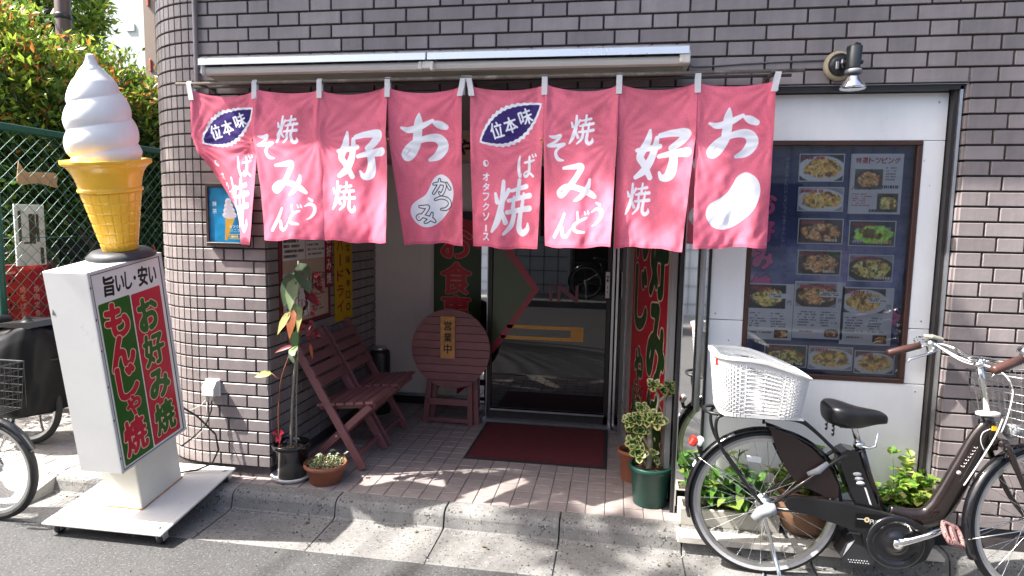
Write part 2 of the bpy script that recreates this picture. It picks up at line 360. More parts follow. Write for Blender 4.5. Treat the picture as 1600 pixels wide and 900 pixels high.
def printmat(name, cv, rough=.5, spec=.4, bump=0, bs=300, trans=0, sheen=0, coat=0, fade=.06):
    m = bpy.data.materials.new(name); m.use_nodes = True; N = m.node_tree.nodes; L = m.node_tree.links; b = N['Principled BSDF']
    t = N.new('ShaderNodeTexImage'); t.image = cv.image(name); t.extension = 'EXTEND'; t.interpolation = 'Cubic'
    tc = N.new('ShaderNodeTexCoord'); nz = N.new('ShaderNodeTexNoise'); nz.inputs['Scale'].default_value = 5; nz.inputs['Detail'].default_value = 6; L.new(tc.outputs['Object'], nz.inputs[0])
    mr = N.new('ShaderNodeMapRange'); mr.inputs[1].default_value = .25; mr.inputs[2].default_value = .75; mr.inputs[3].default_value = 1-fade; mr.inputs[4].default_value = 1+fade; L.new(nz.outputs[0], mr.inputs[0])
    x = N.new('ShaderNodeMix'); x.data_type = 'RGBA'; x.blend_type = 'MULTIPLY'; x.inputs[0].default_value = 1; L.new(t.outputs[0], x.inputs[6]); L.new(mr.outputs[0], x.inputs[7])
    L.new(x.outputs[2], b.inputs['Base Color']); b.inputs['Roughness'].default_value = rough; b.inputs['Specular IOR Level'].default_value = spec
    if coat: b.inputs['Coat Weight'].default_value = coat; b.inputs['Coat Roughness'].default_value = .05
    if sheen: b.inputs['Sheen Weight'].default_value = sheen
    if bump:
        n2 = N.new('ShaderNodeTexNoise'); n2.inputs['Scale'].default_value = bs; n2.inputs['Detail'].default_value = 3; L.new(tc.outputs['Object'], n2.inputs[0])
        bp = N.new('ShaderNodeBump'); bp.inputs['Strength'].default_value = bump; bp.inputs['Distance'].default_value = .003; L.new(n2.outputs[0], bp.inputs['Height']); L.new(bp.outputs[0], b.inputs['Normal'])
    if trans:
        tr = N.new('ShaderNodeBsdfTranslucent'); mx = N.new('ShaderNodeMixShader'); mx.inputs[0].default_value = trans
        L.new(x.outputs[2], tr.inputs[0]); L.new(b.outputs[0], mx.inputs[1]); L.new(tr.outputs[0], mx.inputs[2]); L.new(mx.outputs[0], N['Material Output'].inputs[0])
    return m
# ================================================================== setting: road, gutter, kerb, paving
M_ASPH = mat('asphalt', (.060,.060,.060), .8, var=.2, vs=4, bump=1.0, bs=62, speck=[(95,.60,(.13,.127,.124)),(75,.62,(.03,.03,.03))], dirt=(2.2,.6,(.1,.098,.095),.5))
M_CONC = mat('kerb_concrete', (.215,.21,.20), .85, var=.14, grime=.20, vs=5, bump=.6, bs=90, rand=.06, speck=[(70,.62,(.055,.055,.055)),(48,.655,(.07,.068,.065)),(60,.63,(.30,.29,.28))], dirt=(6,.6,(.2,.19,.175),.55))
M_TILE = mat('porch_tile', (.32,.27,.255), .55, var=.1, vs=20, bump=.15, bs=120, rand=.07, dirt=(9,.62,(.22,.19,.17),.5), grime=.12)
M_GROUT = mat('grout_grey', (.13,.12,.115), .9, var=.2, vs=30, bump=.4, bs=200)
M_PAVE = mat('paving', (.3,.28,.26), .8, var=.2, vs=12, bump=.3, bs=120, rand=.12)

b = MB(); b.grid(2, 2, lambda s, t: (-60+120*s, -60+120*t, -.104)); o = b.build('road', M_ASPH); tag(o, kind='structure')

kerb = tag(thing('kerb', None, None), kind='structure'); gut = tag(thing('gutter', None, None), kind='structure')
def kerb_mesh(L):
    prof = [(-.083,-.18),(-.083,0.0),(-.15,-.001)] + [(-.15-.045*math.sin(a), -.046+.045*math.cos(a)) for a in np.linspace(.2, PI/2, 6)] + [(-.205,-.088),(-.215,-.096),(-.215,-.18)]
    m = MB(); m.prism([(y, z) for y, z in prof], 0.004, L-.004, 'x', smooth=False); return m.mesh('kerb_stone', M_CONC)
def slab_mesh(L):
    prof = [(-.218,-.2),(-.218,-.0935),(-.24,-.097),(-.528,-.1005),(-.535,-.105),(-.535,-.2)]
    m = MB(); m.prism(prof, 0.004, L-.004, 'x'); return m.mesh('gutter_slab', M_CONC)
km, gm = kerb_mesh(.6), slab_mesh(.6)
for me in (km, gm): fix_normals(me)
for i in range(-4, 6):
    x = -1.112+.6*i
    if x > -3.0: instance(km, 'kerb_stone', kerb, Matrix.Translation((x, RNG.uniform(-.003,.003), RNG.uniform(-.003,.002))))
    instance(gm, 'gutter_slab', gut, Matrix.Translation((x, RNG.uniform(-.003,.003), RNG.uniform(-.002,.001))))
m = MB(); m.box((6.4,-.37,-.15),(7.2,.33,.1)); m.build('gutter_slab', M_CONC, gut); m = MB(); m.box((6.4,-.15,-.09),(7.2,.13,.18), bev=.02); m.build('kerb_stone', M_CONC, kerb)
m = MB(); m.box((-7,-.37,-.15),(7.0,.33,.1)); m.build('gutter_slab', M_CONC, gut)
m = MB(); m.prism([(-.085,-.1),(-.085,.004),(-.12,.006),(-.46,-.088),(-.47,-.1)], -3.75, -2.83, 'x'); tag(m.build('kerb_ramp', mat('ramp_concrete', (.36,.355,.34), .8, var=.12, bump=.3, bs=120, speck=[(120,.67,(.1,.1,.1))])), 'pale concrete kerb ramp behind the wheel of the leftmost bicycle', 'ramp')

# porch floor: 100 mm tiles; the nearest rows one by one
porch = tag(thing('porch_floor', None, None), kind='structure')
m = MB(); m.box((-.5,.79,-.06),(3.4,1.74,.112)); m.build('bedding', M_GROUT, porch)
P_ = .0998
m = MB(); m.box((0,0,-.01),(.0955,.0935,.02), bev=.0022); tm = m.mesh('floor_tile', M_TILE); fix_normals(tm); rest = MB(); cnt = 0
for j in range(0, 18):
    y = -.08+P_*(j+.5)
    for i in range(-24, 12):
        x = .312+P_*(i-.5)*1.0+.0005
        if x < -1.98 or x > .98 or (y > 0.05 and (x < -1.6 or x > .62)): continue
        M = Matrix.Translation((x, y, RNG.uniform(-.0012,.0012))) @ Matrix.Rotation(RNG.uniform(-.006,.006), 4, 'X') @ Matrix.Rotation(RNG.uniform(-.006,.006), 4, 'Y')
        if cnt < 298: instance(tm, 'floor_tile', porch, M); cnt += 1
        else: rest.box((0,0,-.01),(.0955,.0935,.02), bev=.0022, M=M)
rest.build('floor_tile', M_TILE, porch, kind='stuff')

pav = tag(thing('pavement', None, None), kind='structure')
m = MB(); m.box((-4.4,1.9,-.06),(4.2,4.0,.108)); m.build('bedding', M_GROUT, pav)
m = MB(); m.box((0,0,-.02),(.194,.094,.04), bev=.003); pm = m.mesh('paving_block', M_PAVE); fix_normals(pm)
for j in range(0, 13):
    for i in range(0, 8):
        x = -3.72+.2*i+(.1 if j % 2 else 0); y = -.03+.1*j
        if x > -2.3 or (x > -2.5 and y > .3): continue
        instance(pm, 'paving_block', pav, Matrix.Translation((x, y, RNG.uniform(.0,.003))))
# opposite side of the lane (seen only in the mirrors and the door glass)
m = MB(); m.box((0,-6.7,-.05),(40,1.3,.14)); tag(m.build('opposite_pavement', M_CONC), kind='structure')

# ================================================================== the shop building
M_BRICK = mat('brown_facing_tile', (.285,.246,.243), .36, var=.09, vs=16, bump=.12, bs=70, rand=.17, spec=.45, grime=.22)
M_MORT = mat('dark_mortar', (.072,.062,.063), .95, var=.2, vs=25, bump=.4, bs=160)
M_WHITE = mat('white_enamel_panel', (.87,.87,.865), .30, var=.035, vs=3, bump=.03, bs=6, grime=.06, dirt=(7,.66,(.42,.40,.37),.4), speck=[(26,.74,(.12,.11,.10))])
M_ALU = mat('aluminium_trim', (.55,.55,.56), .35, metal=.85, var=.1, vs=20)
M_DARKF = mat('dark_bronze_frame', (.035,.03,.03), .4, metal=.3, var=.2, vs=15)
M_MIRROR = mat('mirror_steel', (.82,.82,.82), .035, metal=1.0, bump=.02, bs=3)
M_STEEL = mat('brushed_steel', (.62,.60,.59), .42, metal=.85, var=.12, vs=30, streak=True)
M_BLACK = mat('black_paint', (.02,.02,.022), .35)
M_CREAM = mat('cream_wall_panel', (.82,.775,.72), .5, var=.05, vs=3, grime=.06)
bld = thing('shop_building', 'dark brown tiled shop building with rounded left corner and recessed porch', 'building', (-.1,1,0))
OFF = off(bld)
Z0 = 2.583
core = MB()
core.box((1.0,.16,2.75),(6.0,.30,1.174))                       # lintel wall over the openings
core.box((-1.796,.16,.98),(.388,.30,2.36))                     # left pier (front of it)
core.box((-2.035,2.2,1.5),(.86,3.4,3.6))
core.box((2.95,.16,.99),(2.1,.30,2.35))                        # right pier
core.box((1.2,5.0,3),(6.6,6.2,6.4))                            # body of the house behind the porch
core.box((1.0,.92,2.28),(5.9,1.62,.22))                         # porch ceiling slab
core.box((1.95,1.0,1.1),(2.0,1.4,2.3))                         # room behind the display window
core.prism([(-1.97+.494*math.cos(a), .5+.494*math.sin(a)) for a in np.linspace(PI*.98, PI*1.5, 24)]+[(-1.7,.02),(-1.7,.5)], -.2, 3.3, 'z')
core.build('wall_core', M_MORT, bld).matrix_basis = OFF
slab = MB(); slab.box((-1.25,-.03,3.42),(2.7,1.06,.24)); slab.box((-1.25,-.505,3.95),(2.7,.1,.8)); slab.box((2.31,.045,3.425),(4.4,.89,.25)); slab.box((2.31,-.35,3.96),(4.4,.1,.8)); slab.box((1.0,1.5,5.2),(6.6,1.9,3.3))
slab.build('added_overhang', mat('overhang_concrete', (.4,.39,.37), .8, var=.1), bld).matrix_basis = OFF  # unseen overhang, added and sized to shade the wall and curtains below

# facing tiles: 227 x 60 stretchers and 108 x 60 halves, 355 mm period
def bricks():
    P, S, X0 = .355, .1187, -1.4928
    out = []
    for k in range(-6, 38):
        zc = Z0-.07*k+.035
        if zc < .03: continue
        ph = 0 if k % 2 else P*.5+.003
        segs = []
        for i in range(-3, 13):
            a = X0+ph+P*i; segs.append((a+.005, a+S-.005)); segs.append((a+S+.005, a+P-.005))
        for a, e in segs:
            zones = [(-1.972, 3.2)] if zc > 2.163 else [(-1.972, -1.5965), (1.8915, 3.2)]
            for lo, hi in zones:
                x0, x1 = max(a, lo), min(e, hi)
                if x1-x0 > .022: out.append((x0, x1, zc))
    return out
bl = bricks(); campos = Vector((.316,-3.25,1.49))
def vis(bk): 
    x = (bk[0]+bk[1])/2; return bk[2] < 2.95 and x < 2.55
bl.sort(key=lambda q: (not vis(q), (Vector(((q[0]+q[1])/2, 0, q[2]))-campos).length))
cache = {}; restb = MB()
for n, (x0, x1, zc) in enumerate(bl):
    w = round(x1-x0, 3)
    M = Matrix.Translation(((x0+x1)/2, .004+RNG.uniform(-.0007,.0007), zc)) @ Matrix.Rotation(RNG.uniform(-.008,.008), 4, 'Z') @ Matrix.Rotation(RNG.uniform(-.006,.006), 4, 'X')
    if n < 300:
        if w not in cache:
            q = MB(); q.box((0,0,0),(w,.014,.0605), bev=.002); cache[w] = q.mesh('brick', M_BRICK); fix_normals(cache[w])
        instance(cache[w], 'brick', bld, OFF @ M)
    else: restb.box((0,0,0),(w,.014,.0605), bev=.002, M=M)
# returns of the piers into the porch and the window reveal
for k in range(6, 38):
    zc = Z0-.07*k+.035
    if zc < .03: continue
    y = .012 + (0 if k % 2 else .06)
    restb.box((1.887,.048,zc),(.014,.080,.0605), bev=.002)
    a = .02 if k % 2 else -.10
    while a < 1.62:
        for L in (.227, .108):
            y0, y1 = max(a, .012), min(a+L, 1.63)
            if y1-y0 > .02: restb.box((-1.598,(y0+y1)/2,zc),(.012,y1-y0,.0605), bev=.002)
            a += L+.01
restb.build('brick', M_BRICK, bld, kind='stuff').matrix_basis = OFF
# rounded corner: 45 mm mosaic
mz = []; r = .5; cx, cy = -1.972, .5
for k in range(-6, 38):
    zc = Z0-.07*k+.035
    if zc < .03: continue
    for i in range(17):
        a = -PI/2-(i+.5)*.0495/r*1.0
        mz.append((a, zc, i))
mz.sort(key=lambda q: (q[1] > 2.9 or q[2] > 10, abs(q[1]-1.49)+q[2]*.03))
q = MB(); q.box((0,0,0),(.0445,.012,.0605), bev=.002); mm = q.mesh('mosaic_tile', M_BRICK); fix_normals(mm); restm = MB()
for n, (a, zc, i) in enumerate(mz):
    M = Matrix.Translation((cx+r*math.cos(a), cy+r*math.sin(a)+.001, zc)) @ Matrix.Rotation(a+PI/2+RNG.uniform(-.012,.012), 4, 'Z')
    if n < 300: instance(mm, 'mosaic_tile', bld, OFF @ M)
    else: restm.box((0,0,0),(.0445,.012,.0605), bev=.002, M=M)
restm.build('mosaic_tile', M_BRICK, bld, kind='stuff').matrix_basis = OFF
def bpart(mb, name, m, label=None): 
    o = mb.build(name, m, bld, label); o.matrix_basis = OFF; return o
m = MB(); m.tube([(-1.966,-.022,3.3),(-1.966,-.022,2.2),(-1.966,-.022,2.13)], .0135, 10)
for z in (2.28, 2.9): m.box((-1.966,-.012,z),(.05,.02,.012))
bpart(m, 'wall_pipe', mat('pipe_mauve', (.22,.19,.195), .45, var=.1, vs=10))
m = MB(); m.box((-.5,.8,2.155),(2.24,1.62,.012)); bpart(m, 'porch_ceiling', mat('soffit_grey', (.2,.19,.18), .7, var=.1))
# --- porch back wall: cream panel in dark and steel trims
m = MB(); m.box((-1.17,1.655,1.10),(.955,.03,2.1), bev=.002); bpart(m, 'wall_panel', M_CREAM)
m = MB(); m.box((-1.635,1.62,1.08),(.03,.05,2.15)); m.box((-.678,1.63,1.08),(.03,.07,2.15)); m.box((-1.15,1.645,.035),(.95,.03,.06)); bpart(m, 'panel_frame', M_BLACK)
m = MB(); m.box((-1.612,1.612,1.08),(.012,.05,2.15)); m.box((-1.15,1.64,.083),(.93,.03,.02)); bpart(m, 'panel_trim', M_ALU)
m = MB(); m.box((-.64,1.50,1.08),(.09,.02,2.15)); bpart(m, 'mirror_strip', M_MIRROR)
# --- fascia over the door
cv = Cv(900, 130, (205,185,160)); 
for i, c in enumerate('お好み焼もんじゃや'): cv.ch(c, 60+i*62 if i < 8 else 600, 66, 52, 56, (30,24,22), bold=.035, th=.22)
m = MB(); m.box((-.60,1.30,2.03),(1.95,.04,.24)); bpart(m, 'fascia_board', mat('fascia_beige', (.5,.43,.35), .5))
m = MB(); m.box((-.60,1.278,1.905),(1.98,.06,.016)); bpart(m, 'fascia_trim', M_ALU)
# lettering on the fascia, placed so one letter shows in the gap between the curtains
q = Cv(120, 120, (186,160,132)); q.ch('や', 60, 62, 84, 84, (28,22,20), bold=.05, th=.2)
m = MB(); m.quad((-.86,1.2775,1.955),(-.70,1.2775,1.955),(-.70,1.2775,2.11),(-.86,1.2775,2.11)); bpart(m, 'fascia_letter', printmat('fascia_letter', q))

# --- sliding door
dx0, dx1, dy = -.597, .306, 1.36
m = MB()
m.box((dx0+.012,dy,1.0),(.03,.06,1.95)); m.box((dx1-.018,dy,1.0),(.026,.05,1.95)); m.box(((dx0+dx1)/2,dy,1.95),(dx1-dx0,.06,.07)); m.box(((dx0+dx1)/2,dy,.048),(dx1-dx0,.05,.075), bev=.004)
fr = bpart(m, 'door_frame', M_DARKF)
m = MB(); m.box(((dx0+dx1)/2,dy-.028,.09),(dx1-dx0-.05,.006,.012)); m.box(((dx0+dx1)/2,dy-.045,.018),(dx1-dx0+.05,.07,.012)); m.box(((dx0+dx1)/2,dy-.06,.004),(dx1-dx0+.05,.02,.012)); m.box((dx0-.006,dy-.01,1.0),(.006,.05,1.95)); bpart(m, 'door_rail', M_ALU)
M_GLASS = mat('dark_door_glass', (.008,.008,.009), .015, spec=.5, ior=1.62)
m = MB(); m.box(((dx0+dx1)/2-.01,dy,.99),(dx1-dx0-.05,.012,1.85)); bpart(m, 'door_glass', M_GLASS)
GREEN, RED = mat('sticker_green', (.075,.105,.045), .28), mat('sticker_red', (.33,.03,.05), .28)
yg = dy-.0075
m = MB(); m.add([(-.565,yg,1.44),(-.43,yg,1.30),(-.219,yg,1.009),(-.505,yg,.585),(-.565,yg,.51)], [[0,1,2,3,4]]); 
bpart(m, 'door_sticker', RED, 'red bordered green arrow sticker')
m = MB(); m.add([(-.566,yg-.001,1.36),(-.47,yg-.001,1.265),(-.272,yg-.001,1.005),(-.505,yg-.001,.665),(-.566,yg-.001,.58)], [[0,1,2,3,4]]); bpart(m, 'door_sticker', GREEN)
OR = mat('sticker_orange', (.60,.27,.035), .3); m = MB()
for (x0,z0,x1,z1) in ((-.455,.712,.112,.738),(-.50,.63,.112,.655),(.02,.652,.112,.715)): m.quad((x0,yg,z0),(x1,yg,z0),(x1,yg,z1),(x0,yg,z1))
bpart(m, 'door_sticker', OR, 'orange open rectangle sticker')
PK = mat('letter_pink', (.16,.035,.05), .3); 
m = MB(); z0, z1 = .92, 1.045
m.quad((-.145,yg,z0),(-.122,yg,z0),(-.122,yg,z1),(-.145,yg,z1))
m.add([(-.085,yg,z0),(-.063,yg,z0),(-.063,yg,z1-.035),(.045,yg,z0),(.068,yg,z0),(.068,yg,z1),(.046,yg,z1),(.046,yg,z0+.04),(-.06,yg,z1),(-.085,yg,z1)], [[0,1,2,8,9],[8,2,3,7],[7,3,4,5,6]])
bpart(m, 'door_lettering', PK, 'the word IN in dull pink letters')
m = MB(); m.box((.277,dy-.035,1.06),(.036,.016,.20), bev=.003); h = bpart(m, 'door_handle', M_BLACK)
q = Cv(40, 220, (225,225,222)); q.rect(2,2,38,218,(225,225,222))
for i, c in enumerate('自動'): q.ch(c, 20, 40+i*32, 24, 26, (25,25,25), bold=.02)
q.rect(17,120,23,140,(40,40,40)); q.rect(17,160,23,176,(90,90,90))
m = MB(); m.quad((.2625,dy-.0435,.966),(.2915,dy-.0435,.966),(.2915,dy-.0435,1.154),(.2625,dy-.0435,1.154)); bpart(m, 'handle_plate', printmat('handle_plate', q))
m = MB(); m.box((.318,dy-.01,1.0),(.018,.04,1.95)); bpart(m, 'door_stile', M_STEEL)

# --- splayed right side of the porch: mirror strip, steel frame, then the lettered sign
A, B = Vector((.333,1.33,0)), Vector((.655,.03,0)); dAB = (B-A); nAB = Vector((dAB.y,-dAB.x,0)).normalized()   # faces the porch
if nAB.x > 0: nAB = -nAB
def at(y): return A+dAB*((A.y-y)/(A.y-B.y))
def panel(mb, y0, y1, z0, z1, out=0.0, depth=.02, mat=0, uv=False):
    a, c = at(y0)+nAB*out, at(y1)+nAB*out; e = -nAB*depth
    v = [a+Vector((0,0,z0)), c+Vector((0,0,z0)), c+Vector((0,0,z1)), a+Vector((0,0,z1))]; w = [p+e for p in v]
    mb.add(v+w, [[0,1,2,3],[7,6,5,4],[4,5,1,0],[3,2,6,7],[5,6,2,1],[4,0,3,7]], mat=mat, uvs=[[(0,0),(1,0),(1,1),(0,1)]]+[[(0,0)]*4]*5)
m = MB(); panel(m, 1.33, .07, 0, 2.15, -.024, .012); bpart(m, 'side_wall', M_BLACK)
m = MB(); panel(m, 1.305, 1.21, .0, 2.15); panel(m, 1.203, 1.11, .0, 2.15); bpart(m, 'mirror_strip', M_MIRROR)
m = MB(); panel(m, 1.105, 1.01, 0, 2.15, .012, .03); panel(m, 1.0, .93, 0, 2.15, .004, .03); bpart(m, 'side_frame', M_STEEL)
# --- corner post, mirror and display window surround
m = MB(); m.box((.657,.035,1.07),(.018,.03,2.16), bev=.003); m.box((.797,.065,1.08),(.012,.02,2.14)); bpart(m, 'corner_post', M_BLACK)
m = MB(); m.box((.669,.03,1.07),(.005,.02,2.16)); bpart(m, 'post_trim', M_ALU)
m = MB(); m.box((.732,.072,1.08),(.118,.01,2.15)); bpart(m, 'mirror_panel', M_MIRROR)
m = MB(); m.tube([(.757,.02,2.15),(.757,.02,.55)], .0145, 12); bpart(m, 'drain_pipe', mat('pipe_grey', (.30,.31,.33), .4, var=.1, streak=True))
ws = MB(); yw = .075
for (x0,z0,x1,z1) in ((.806,0.12,.972,1.018),(.806,1.0215,.972,2.135),(.9725,1.915,1.84,2.135),(.9725,.12,1.84,.735),(1.7455,1.014,1.84,1.9125),(1.7455,.7385,1.84,1.0105)):
    ws.box(((x0+x1)/2,yw+.03,(z0+z1)/2),(x1-x0,.06,z1-z0), bev=.0018)
bpart(ws, 'window_surround', M_WHITE)
m = MB()
for (x, z) in ((1.02,2.09),(1.80,2.09),(1.80,1.05),(1.80,.16),(.835,1.05),(.835,.16),(.84,2.09),(1.80,.70),(1.02,.70)): m.lathe([(0,0),(.0045,0),(.004,.0015),(0,.002)], 8, M=Matrix.Translation((x,.0748,z)) @ Matrix.Rotation(PI/2,4,'X'))
bpart(m, 'screw_head', mat('screw_grey', (.35,.34,.33), .4, metal=.6))
m = MB(); r_ = random.Random(3)
for i in range(14): 
    x, z = 1.762+r_.uniform(0,.06), .965+r_.uniform(-.018,.012); m.box((x,.0745,z),(r_.uniform(.002,.007),.0012,r_.uniform(.002,.006)))
bpart(m, 'scuff', M_BLACK)
m = MB(); m.box((1.34,.05,2.149),(1.08,.06,.022)); m.box((1.851,.06,1.12),(.016,.05,2.06)); m.box((1.34,.16,1.08),(1.06,.02,2.1)); bpart(m, 'window_frame', M_DARKF)
m = MB(); m.box((1.34,.035,2.167),(1.10,.05,.012)); m.box((1.8665,.05,1.12),(.013,.06,2.07)); bpart(m, 'window_trim', M_ALU)
m = MB(); m.box((1.34,.03,.06),(1.08,.13,.115), bev=.006); bpart(m, 'window_plinth', M_CONC)
# ================================================================== awning cassette, noren curtains, lamp, cables
aw = thing('awning', 'closed awning cassette with silver cover fixed to the wall above the pink curtains', 'awning', (-.6,0,2.27))
OA = off(aw)
def prismx(mb, prof, x0, x1, **k): mb.prism(prof, x0, x1, 'x', **k)
for x0, x1 in ((-1.822,-.615),(-.607,.62)):
    m = MB(); prismx(m, [(-.02,2.325),(-.185,2.314),(-.213,2.300),(-.215,2.268),(-.20,2.27),(-.18,2.295),(-.02,2.305)], x0, x1); m.build('cover', mat('awning_silver', (.72,.75,.78), .3, metal=.55, var=.06, vs=4), aw).matrix_basis = OA
m = MB(); prismx(m, [(-.19,2.262),(-.197,2.245),(-.19,2.229),(-.17,2.223),(-.15,2.235),(-.15,2.262)], -1.815, .6); m.build('front_bar', mat('awning_cream', (.6,.58,.53), .45, var=.06, vs=6, streak=True), aw).matrix_basis = OA
m = MB(); prismx(m, [(-.15,2.258),(-.15,2.222),(-.05,2.205),(-.02,2.22),(-.02,2.30)], -1.80, .60); m.build('fabric_roll', mat('awning_shade', (.36,.34,.28), .7, var=.06), aw).matrix_basis = OA
m = MB(); m.box((-1.806,-.115,2.262),(.02,.19,.085), bev=.012); m.build('end_cap', _mats['awning_cream'], aw).matrix_basis = OA
m = MB(); m.box((.592,-.125,2.262),(.026,.17,.07), bev=.006); m.box((.612,-.12,2.256),(.03,.18,.06), bev=.004); m.build('end_cap', _mats['awning_cream'], aw).matrix_basis = OA
m = MB(); m.box((-.611,-.19,2.246),(.05,.03,.04), bev=.006); m.box((-.585,-.196,2.24),(.018,.03,.044), bev=.004); m.box((-.645,-.19,2.244),(.02,.03,.04), bev=.004); m.build('joint_clip', _mats['awning_cream'], aw).matrix_basis = OA

M_BAMBOO = mat('old_pole_wood', (.14,.115,.095), .7, var=.45, vs=14, bump=.4, bs=60, streak=False, dirt=(12,.55,(.45,.42,.37),.7))
rod = thing('curtain_pole', 'long weathered brown pole carrying the two pink curtains', 'pole', (-.43,-.16,2.19)); OR_ = off(rod)
m = MB(); m.tube([(-1.99,-.16,2.187),(-1.2,-.158,2.188),(-.3,-.161,2.19),(.5,-.16,2.192),(1.13,-.16,2.195)], [.0085,.0085,.0095,.009,.0085], 10); m.build('shaft', M_BAMBOO, rod).matrix_basis = OR_
m = MB(); m.tube([(-1.98,-.06,2.19),(-1.1,-.06,2.192),(-.1,-.055,2.193),(1.1,-.06,2.197)], .008, 8); m.build('rear_rail', mat('rail_rust', (.07,.055,.05), .7, var=.3, vs=20), rod).matrix_basis = OR_
for x in (-1.88,-.42,1.0): m = MB(); m.box((x,-.08,2.19),(.012,.16,.012)); m.box((x,-.006,2.19),(.03,.012,.05)); m.build('bracket', _mats['rail_rust'], rod).matrix_basis = OR_

PINK = (222,108,130)
def noren_print(bean):
    Wd, H = 1132, 600; c = Cv(Wd, H, PINK)
    n = noise2(H, Wd, 160, c.rng, 3)[..., None]; c.a *= (1+(n-.5)*.22); f_ = noise2(H, Wd, 300, c.rng, 2)[..., None]; c.a = c.a*(1-.22*f_)+.22*f_*np.array([236,168,184])/255.; s_ = np.clip((noise2(H, Wd, 70, c.rng, 4)-.62)*5, 0, 1)[..., None]; c.a *= (1-.10*s_)
    n = noise2(H, Wd, 3, c.rng, 1)[..., None]; c.a *= (1+(n-.5)*.07); wv_ = (np.sin(np.arange(Wd)*2.1)[None, :]*np.sin(np.arange(H)*1.9)[:, None])[..., None]; c.a *= 1+.03*wv_
    WH = (238,240,246); X = lambda s: s*Wd; Y = lambda t: t*H
    B = dict(col=WH, bold=.032, th=.055, rough=.03)
    # leaf emblem
    def leaf(k, jag):
        pts = []; L = .125*Wd; a = math.atan2(Y(.115)-Y(.335), X(.241)-X(.038))
        for sgn in (1, -1):
            for i in range(27):
                t = i/26 if sgn > 0 else 1-i/26; w = math.sin(PI*t)**.85*.062*Wd*k+(jag*(i % 2)*math.sin(PI*t) if jag else 0)
                u = (t-.5)*2*L*(.93 if k < 1 else 1); pts.append((X(.141)+u*math.cos(a)-sgn*w*math.sin(a)*-1, Y(.222)+u*math.sin(a)-sgn*w*math.cos(a)))
        return pts
    c.poly(leaf(1.0, 7), WH); c.poly(leaf(.82, 4), (62,48,110))
    for ch, s, t in (('味',.193,.175),('本',.142,.222),('位',.094,.258)): c.ch(ch, X(s), Y(t), 50, 62, rot=-.32, **{**B, 'bold': .03, 'th': .17})
    # column of small print
    c.ell(X(.055), Y(.471), 11, 13, WH); c.ell(X(.055)+2, Y(.471)-1, 6.5, 8, PINK); c.ell(X(.055)-2, Y(.471)+2, 3.5, 5, WH)
    for i, ch in enumerate('オタフクソ'): c.ch(ch, X(.055), Y(.556+.0632*i), 27, 29, WH, bold=.03, th=.1)
    c.rect(X(.055)-3, Y(.862), X(.055)+4, Y(.903), WH); c.ch('ス', X(.055), Y(.938), 27, 28, WH, bold=.03, th=.1)
    c.brush('ば', X(.2), Y(.485), 76, 92, WH, .02); c.brush('焼', X(.150), Y(.742), 158, 208, WH, .06)
    c.brush('焼', X(.386), Y(.262), 90, 118, WH, .05); c.brush('そ', X(.301), Y(.385), 76, 104, WH, -.05)
    c.brush('み', X(.374), Y(.60), 156, 142, WH, .03)
    c.brush('う', X(.45), Y(.80), 54, 88, WH, .12); c.brush('ど', X(.39), Y(.842), 68, 84, WH, .12); c.brush('ん', X(.326), Y(.868), 80, 92, WH, .08)
    c.brush('好', X(.655), Y(.43), 186, 190, WH, .05, 1.12); c.brush('焼', X(.584), Y(.708), 96, 118, WH, .03)
    c.brush('お', X(.873), Y(.302), 178, 196, WH, -.02, 1.08)
    P = [(.929,.548),(.953,.575),(.966,.625),(.966,.69),(.951,.765),(.922,.833),(.887,.878),(.851,.888),(.820,.868),(.801,.825),(.797,.78),(.808,.738),(.834,.705),(.862,.675),(.879,.63),(.893,.58),(.91,.553)]
    Q = []
    for i in range(len(P)):                      # smooth closed outline
        p0, p1, p2, p3 = [np.array(P[(i+k) % len(P)]) for k in (-1,0,1,2)]
        for t in (0,.25,.5,.75): Q.append(.5*((2*p1)+(p2-p0)*t+(2*p0-5*p1+4*p2-p3)*t*t+(3*p1-p0-3*p2+p3)*t**3))
    c.poly([(X(a), Y(b_)) for a, b_ in Q], WH)
    if bean:
        for ch, s, t, w in (('か',.922,.632,78),('つ',.924,.735,74),('み',.856,.802,80)): c.brush(ch, X(s), Y(t), w, w*.86, WH, .14, 1.0, 3.2)
    # seams and hem
    for s in (.257,.505,.757):
        c.rect(X(s)-1, 0, X(s)+1, H*.33, (196,74,106))
    c.rect(0, H-9, Wd, H-7, (202,92,116)); c.rect(0, H-7, Wd, H, (214,100,124))
    return c
MN1, MN2 = (printmat('noren_'+k, noren_print(bn), rough=.85, spec=.15, bump=.25, bs=160, trans=.10, fade=.05) for k, bn in (('bean',True),('blank',False)))
M_TAB = mat('cotton_white', (.62,.62,.63), .9, var=.06, vs=30)
M_TIE = mat('tie_yellow', (.65,.33,.05), .6)
SX = [0,.257,.505,.757,1.0]
